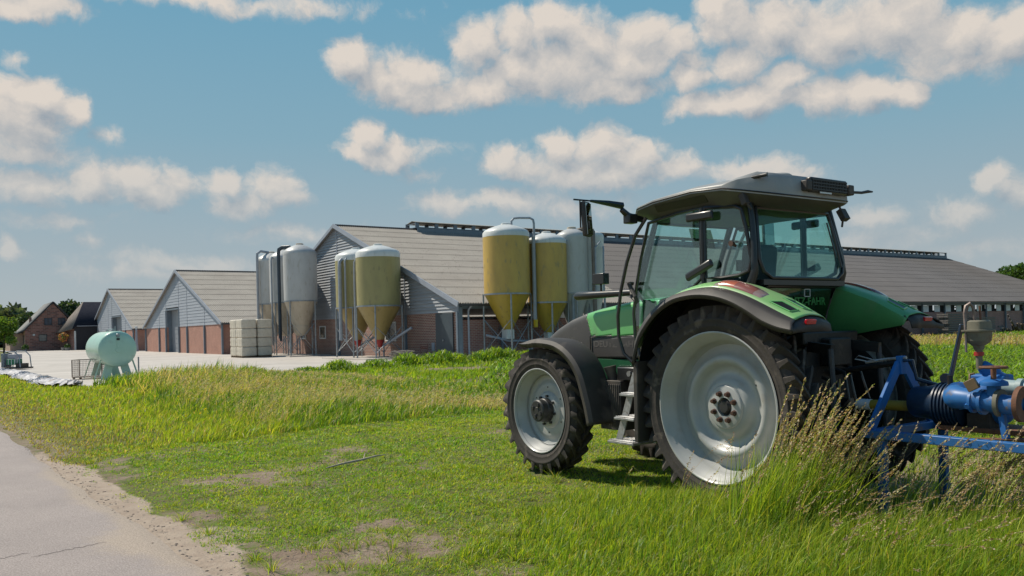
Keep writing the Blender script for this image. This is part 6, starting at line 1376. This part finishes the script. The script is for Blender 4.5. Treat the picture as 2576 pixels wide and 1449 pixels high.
    n = 60; x = 1.3 + RNG.random(n) * 3.4; y = 7.2 - .12 * x + RNG.normal(0, .35, n); k = clear(x, y); x, y = x[k], y[k]; n = len(x); hh = RNG.uniform(.45, .95, n); lx = .1 + RNG.uniform(0, .5, n); ly = RNG.normal(0, .1, n)
    tips = H.blades(x, y, hh, np.full(n, .0045), (lx, ly), pal(n, [DRY, YG2], [2, 2]), 6); heads(H, tips, hh, (lx, ly), 40, .25 * hh, .010, .014, [(.40, .26, .16), PURP, STRAW], [3, 3, 1], .25)
    M.build('rank_grass', FOL, 'long bright grass growing up around the rear wheel and pump', 'grass')
    H.build('flowering_grass', SEED, 'flowering grass stems with brown and purple panicles bent over by the wind', 'grass')
rank()
# ---- 5: young maize in rows beyond the tractor, up to the long wall
def maize():
    M = Mass(); sp = .75; rows = []
    for i in range(-2, 130):
        ww = 12.4 + i * sp; vv = np.arange(-40, 120, .19)
        x = E0[0] + DN[0] * ww + DV[0] * vv; y = E0[1] + DN[1] * ww + DV[1] * vv; rows.append(np.stack([x, y], 1))
    P = np.concatenate(rows); x = P[:, 0] + RNG.normal(0, .04, len(P)); y = P[:, 1] + RNG.normal(0, .04, len(P))
    k = (y > 9) & (x / np.maximum(y, 1) > -.34) & (x / np.maximum(y, 1) < .64) & (y < 118) & clear(x, y) & (x > -.9 - .0 * y); x, y = x[k], y[k]
    u = x / y; keep = np.clip(34 / y, .22, 1); keep = keep * np.where(u < .38, .55 + .0 * u, 1); keep = np.where((u > .04) & (u < .37) & (y < 60), keep * .45, keep)
    k = RNG.random(len(x)) < keep; x, y = x[k], y[k]; w, v = wv(x, y)
    k = ~((w > 47) & (w < 60) & (RNG.random(len(x)) < .85)); x, y, w, v = x[k], y[k], w[k], v[k]; n = len(x)
    big = (.75 + .5 * fbm(x * .15, y * .15, 70)) * (1 + .5 * sstep(50, 110, y)); c = pal(n, [(.15, .25, .03), (.20, .31, .035), LUSH], [3, 3, 2])
    for i in range(7):
        a = RNG.uniform(0, 2 * PI, n); hh = RNG.uniform(.22, .42, n) * big; b = RNG.uniform(.5, 1.3, n); lx, ly = np.cos(a) * b, np.sin(a) * b
        co, q, t, kk, _ = blade_mesh(x, y, gh(x, y) + RNG.uniform(-.02, .10, n), a + PI / 2, hh, np.maximum(.035, .0016 * y) * RNG.uniform(.8, 1.3, n), (lx, ly), 3, droop=.12)
        M.add(co, q, t, np.repeat(c * RNG.uniform(.85, 1.15, (n, 1)), kk, 0))
    M.build('maize_crop', FOL, 'young leafy maize in rows between the tractor and the long barn wall', 'crop')
    # weeds and rough grass between crop and yard, pink-brown flowering strip across the crop
    G = Mass(); H = Mass(); x, y = sample(120000, 18, 56, 1.35, .36, -.02); w, v = wv(x, y)
    lush = fbm(x * .35, y * .35, 71)
    k = (w > 11.6) & (w < 46) & clear(x, y) & (x / y < .34) & (RNG.random(len(x)) < np.clip(.25 + 2.6 * (lush - .45), .03, 1)); x, y, lush = x[k], y[k], lush[k]; n = len(x); lx, ly = wind(n, .5, .3)
    G.blades(x, y, (.10 + .28 * np.clip(lush - .3, 0, 1)) * RNG.uniform(.6, 1.3, n), .0012 * y * RNG.uniform(.8, 1.5, n), (lx, ly), pal(n, [YG, (.18, .30, .025), LUSH, YG2], [3, 4, 3, 2]), 2)
    # bushy weeds along the yard's edge
    E_ = [(-8.8, 36.6, .35), (-7.6, 37.6, .6), (-6.2, 39.0, .55), (-5.0, 40.6, .75), (-4.0, 41.8, .65), (-2.8, 42.8, .6), (-1.6, 43.9, .7), (-.3, 44.9, .75), (.8, 45.6, .6), (-10.6, 34.2, .5), (-12.2, 31.6, .3), (1.8, 46.6, .5), (-3.4, 42.2, .8), (-.9, 44.4, .85)]
    for (cx, cy, hb) in E_:
        m = 900; x = cx + RNG.normal(0, .55, m); y = cy + RNG.normal(0, .35, m) - .3; a = RNG.uniform(0, 2 * PI, m); z = np.maximum(0, RNG.uniform(-.05, hb * .75, m) * np.exp(-((x - cx) / .9) ** 2))
        k = ~inpoly(x, y, YARD) ; x, y, a, z = x[k], y[k], a[k], z[k]; n = len(x)
        G.blades(x, y, RNG.uniform(.10, .3, n) * hb / .6, np.full(n, .05), (np.cos(a) * .8, np.sin(a) * .8), pal(n, [(.13, .24, .025), YG, LUSH], [3, 3, 3]), 2, z=z - .02)
    x, y = sample(30000, 34, 110, 1.0, .3, .34); w, v = wv(x, y); k = (w > 46.5) & (w < 60.5) & clear(x, y); x, y = x[k], y[k]; n = len(x); hh = RNG.uniform(.35, .8, n); lx, ly = wind(n, .3, .15)
    tips = G.blades(x, y, hh, .0010 * y, (lx, ly), pal(n, [DRY, YG2, STRAW, PURP], [3, 3, 2, 1]), 2)
    s_ = RNG.random(n) < .35; heads(G, (tips[0][s_], tips[1][s_], tips[2][s_]), hh[s_], (lx[s_], ly[s_]), 4, .2, .05, .09, [(.34, .20, .14), STRAW, (.40, .26, .18)], [3, 3, 3], .3)
    G.build('field_weeds', FOL, 'rough weeds between crop and concrete, and a brownish flowering strip across the maize', 'weeds')
maize()
# a dead stick lying on the turf, stones along the road edge
q = MB(); q.tube([(-2.35, 10.55, .04), (-2.2, 10.8, .05), (-2.0, 11.15, .045), (-1.85, 11.35, .06), (-1.75, 11.5, .05)], [.008, .014, .016, .012, .006], 6); q.tube([(-2.0, 11.2, .03), (-2.02, 11.45, .09)], [.009, .004], 5)
tag(q.build('stick', pm('dead_wood', (.50, .42, .33), (.42, .35, .27), 20, .9)), 'bare bleached stick lying on the turf of the field entrance', 'stick')
def pebbles():
    q = MB(); rr = random.Random(9)
    for i in range(420):
        v = rr.uniform(-14.5, -3); e = float(road_edge(np.array(v))); w = e + rr.uniform(-.15, .9) * rr.random(); x = E0[0] + DN[0] * w + DV[0] * v; y = E0[1] + DN[1] * w + DV[1] * v; s_ = rr.uniform(.004, .016)
        m = Matrix.Translation((x, y, max(.014, float(gh(np.array([x]), np.array([y]))[0])) + s_ * .2)) @ Matrix.Rotation(rr.uniform(0, 6), 4, 'Z') @ Matrix.Diagonal((s_, s_ * rr.uniform(.6, 1), s_ * .6, 1))
        q.add([(1, 0, 0), (0, 1, 0), (-1, 0, 0), (0, -1, 0), (.5, .5, .7), (-.5, .4, .7), (-.4, -.5, .7), (.5, -.5, .7)], [(0, 1, 5, 4), (1, 2, 6, 5), (2, 3, 7, 6), (3, 0, 4, 7), (4, 5, 6, 7)], False, m)
    o = q.build('gravel', pm('gravel_grey', (.20, .16, .13), (.12, .10, .08), 30, .9)); o['kind'] = 'stuff'; o['label'] = 'loose grit and small stones scattered along the ragged road edge'; o['category'] = 'gravel'
pebbles()
# ================================================================== trees
BARK = pm('bark', (.10, .075, .055), (.06, .045, .035), 6, .9)
def tree(name, label, x, y, h, crown, leaf, nl, cols, wts, group, th=.30, squash=1.0):
    o = thing(name, label, 'tree', (x, y, 0), 0, group); rr = random.Random(int(abs(x * 7 + y)))
    q = MB(); r0 = h * .028; q.tube([(0, 0, -.2), (0, 0, h * .25), (rr.uniform(-.3, .3), 0, h * .5), (rr.uniform(-.5, .5), rr.uniform(-.3, .3), h * .82)], [r0, r0 * .8, r0 * .55, r0 * .15], 7)
    for (cx, cy, cz, rx, rz) in crown: q.tube([(0, 0, h * .28), (cx * .5, cy * .5, (h * .28 + cz) / 2), (cx, cy, cz)], [r0 * .5, r0 * .3, r0 * .1], 5)
    q.build('trunk', BARK, o)
    P = []; 
    vol = np.array([c[3] ** 2 * c[4] for c in crown]); pick = RNG.choice(len(crown), nl, p=vol / vol.sum()); C = np.array(crown)[pick]
    d = RNG.normal(0, 1, (nl, 3)); d /= np.linalg.norm(d, axis=1, keepdims=True); r = RNG.random(nl) ** .38
    p = C[:, :3] + d * r[:, None] * np.stack([C[:, 3], C[:, 3], C[:, 4]], 1)
    k = fbm(p[:, 0] * 1.1 + p[:, 2] * .9 + x, p[:, 1] * 1.1 - p[:, 2] * .8 + y, 80, 3); kk = (k > .40 + .18 * (r - .6)); p, d = p[kk], d[kk]; n = len(p)
    a = d + RNG.normal(0, .9, (n, 3)); a /= np.linalg.norm(a, axis=1, keepdims=True); b = np.cross(a, RNG.normal(0, 1, (n, 3))); b /= np.linalg.norm(b, axis=1, keepdims=True); s_ = (leaf * RNG.uniform(.6, 1.3, n))[:, None]
    co = np.stack([p - b * s_, p + a * s_ * .7, p + b * s_, p - a * s_ * .7], 1).reshape(-1, 3); i = np.arange(n) * 4
    c = rawmesh('crown', co, quads=np.stack([i, i + 1, i + 2, i + 3], 1), col=np.repeat(pal(n, cols, wts, .2), 4, 0), m=LEAF); c.parent = o
    return o
OAK = ([(.055, .11, .02), (.08, .15, .025), (.035, .075, .018)], [3, 3, 2]); BLU = ([(.05, .085, .04), (.07, .11, .05), (.035, .06, .03)], [3, 3, 2]); BRT = ([(.13, .22, .03), (.09, .17, .025), (.18, .26, .04)], [3, 3, 2])
def crown(h, w, n, seed, lo=.35):
    rr = random.Random(seed); out = [(0, 0, h * .68, w * .42, h * .26)]
    for i in range(n): a = rr.uniform(0, 2 * PI); k = rr.uniform(.15, .36); out.append((math.cos(a) * w * k, math.sin(a) * w * k, h * rr.uniform(lo, .86), w * rr.uniform(.14, .24), h * rr.uniform(.09, .17)))
    return out
def place(px, py, Y):
    th = math.atan(.024); dx = px - 1296; dy = 831 - py; return (dx * math.cos(th) + dy * math.sin(th)) / 2150 * Y, CAM_H + (-dx * math.sin(th) + dy * math.cos(th)) / 2150 * Y
i = 0
for (px, py, Y, w, nl, leaf, cl, lab, nm) in (
    (2592, 655, 150, 11, 9000, .30, OAK, 'broad dark oak rising tallest beyond the far end of the long barn', 'oak_tree'),
    (2650, 670, 158, 12, 5000, .32, OAK, 'oak at the picture edge, behind the tallest one beyond the long barn', 'oak_tree'),
    (2540, 690, 162, 9, 5000, .32, OAK, 'rounder lower oak shouldering the tallest one beyond the long barn', 'oak_tree'),
    (2425, 668, 185, 10, 4000, .36, OAK, 'tree whose crown just clears the sloping end of the long barn roof', 'oak_tree'),
    (192, 757, 172, 9, 4500, .34, BLU, 'tall pine-like tree between the farmhouse and the black roof', 'tree'),
    (222, 775, 178, 9, 3200, .34, BRT, 'light green tree low behind the black-tiled roof', 'tree'),
    (160, 775, 176, 7, 3200, .34, BLU, 'slim bluish tree just right of the farmhouse ridge', 'tree'),
    (82, 783, 168, 6, 2500, .32, BLU, 'tree top peeping over the farmhouse roof slope', 'tree'),
    (8, 794, 118, 4.4, 4200, .16, BRT, 'bright leafy young tree in front of the far wood, beside the farmhouse annex', 'young_tree')):
    x, z = place(px, py, Y); i += 1
    tree(nm, lab, x, Y, z, crown(z, w, 11, i, .30), leaf, nl, cl[0], cl[1], None)
# far wood as one mass
def wood():
    M = Mass(); n = 26000; az = RNG.uniform(-.70, -.545, n); Y = RNG.uniform(215, 260, n); x = az * Y
    top = 8.3 + 4.0 * (fbm(az * 90, az * 0 + 2, 90, 4) - .4) + 1.5 * np.sin(az * 60); z = top * RNG.random(n) ** .7
    d = RNG.normal(0, 1, (n, 3)); d /= np.linalg.norm(d, axis=1, keepdims=True); M.diamonds(np.stack([x, Y, z], 1), d, RNG.uniform(.9, 1.8, n), RNG.uniform(.4, .7, n), pal(n, [(.10, .13, .08), (.12, .155, .09), (.075, .105, .07)], [3, 3, 2], .2))  # leaf colours lightened to paint in distance haze
    M.build('far_wood', LEAF, 'dark distant wood on the horizon behind the farmhouse', 'wood')
wood()
# pot plants at the houses
def potplant(x, y, h, r, cols, label, n=420):
    o = thing('pot_plant', label, 'plant', (x, y, 0)); q = MB(); q.lathe([(.26, 0), (.36, .42), (.33, .43), (.3, .36), (0, .36)], 14); q.build('pot', pm('pot_grey', (.3, .3, .3), (.2, .2, .2), 4, .8), o)
    if h > 1: q = MB(); q.tube([(0, 0, .3), (0, 0, h - r)], .05, 6); q.build('stem', BARK, o)
    d = RNG.normal(0, 1, (n, 3)); d /= np.linalg.norm(d, axis=1, keepdims=True); p = d * r * (RNG.random((n, 1)) ** .4) + np.array([0, 0, h - .2]); a = RNG.normal(0, 1, (n, 3)); a /= np.linalg.norm(a, axis=1, keepdims=True); b = np.cross(a, d); b /= np.linalg.norm(b, axis=1, keepdims=True) + 1e-6; s_ = .11
    co = np.stack([p - b * s_, p + a * s_, p + b * s_, p - a * s_], 1).reshape(-1, 3); i = np.arange(n) * 4
    c = rawmesh('foliage', co, quads=np.stack([i, i + 1, i + 2, i + 3], 1), col=np.repeat(pal(n, cols, [1] * len(cols), .2), 4, 0), m=LEAF); c.parent = o
def hpt(px, Y): return place(px, 880, Y)[0]
potplant(hpt(161, 128), 128, 2.2, .72, [(.45, .16, .10), (.35, .22, .08), (.12, .18, .04)], 'orange-red flowering standard bush in a pot at the farmhouse corner')
potplant(hpt(171, 127), 127, .8, .42, [(.09, .17, .04), (.07, .12, .03)], 'small green pot plant beneath the orange flowering bush')
potplant(hpt(64, 129), 129, .75, .5, [(.07, .14, .04), (.06, .1, .03)], 'low green pot plant at the left foot of the farmhouse gable')
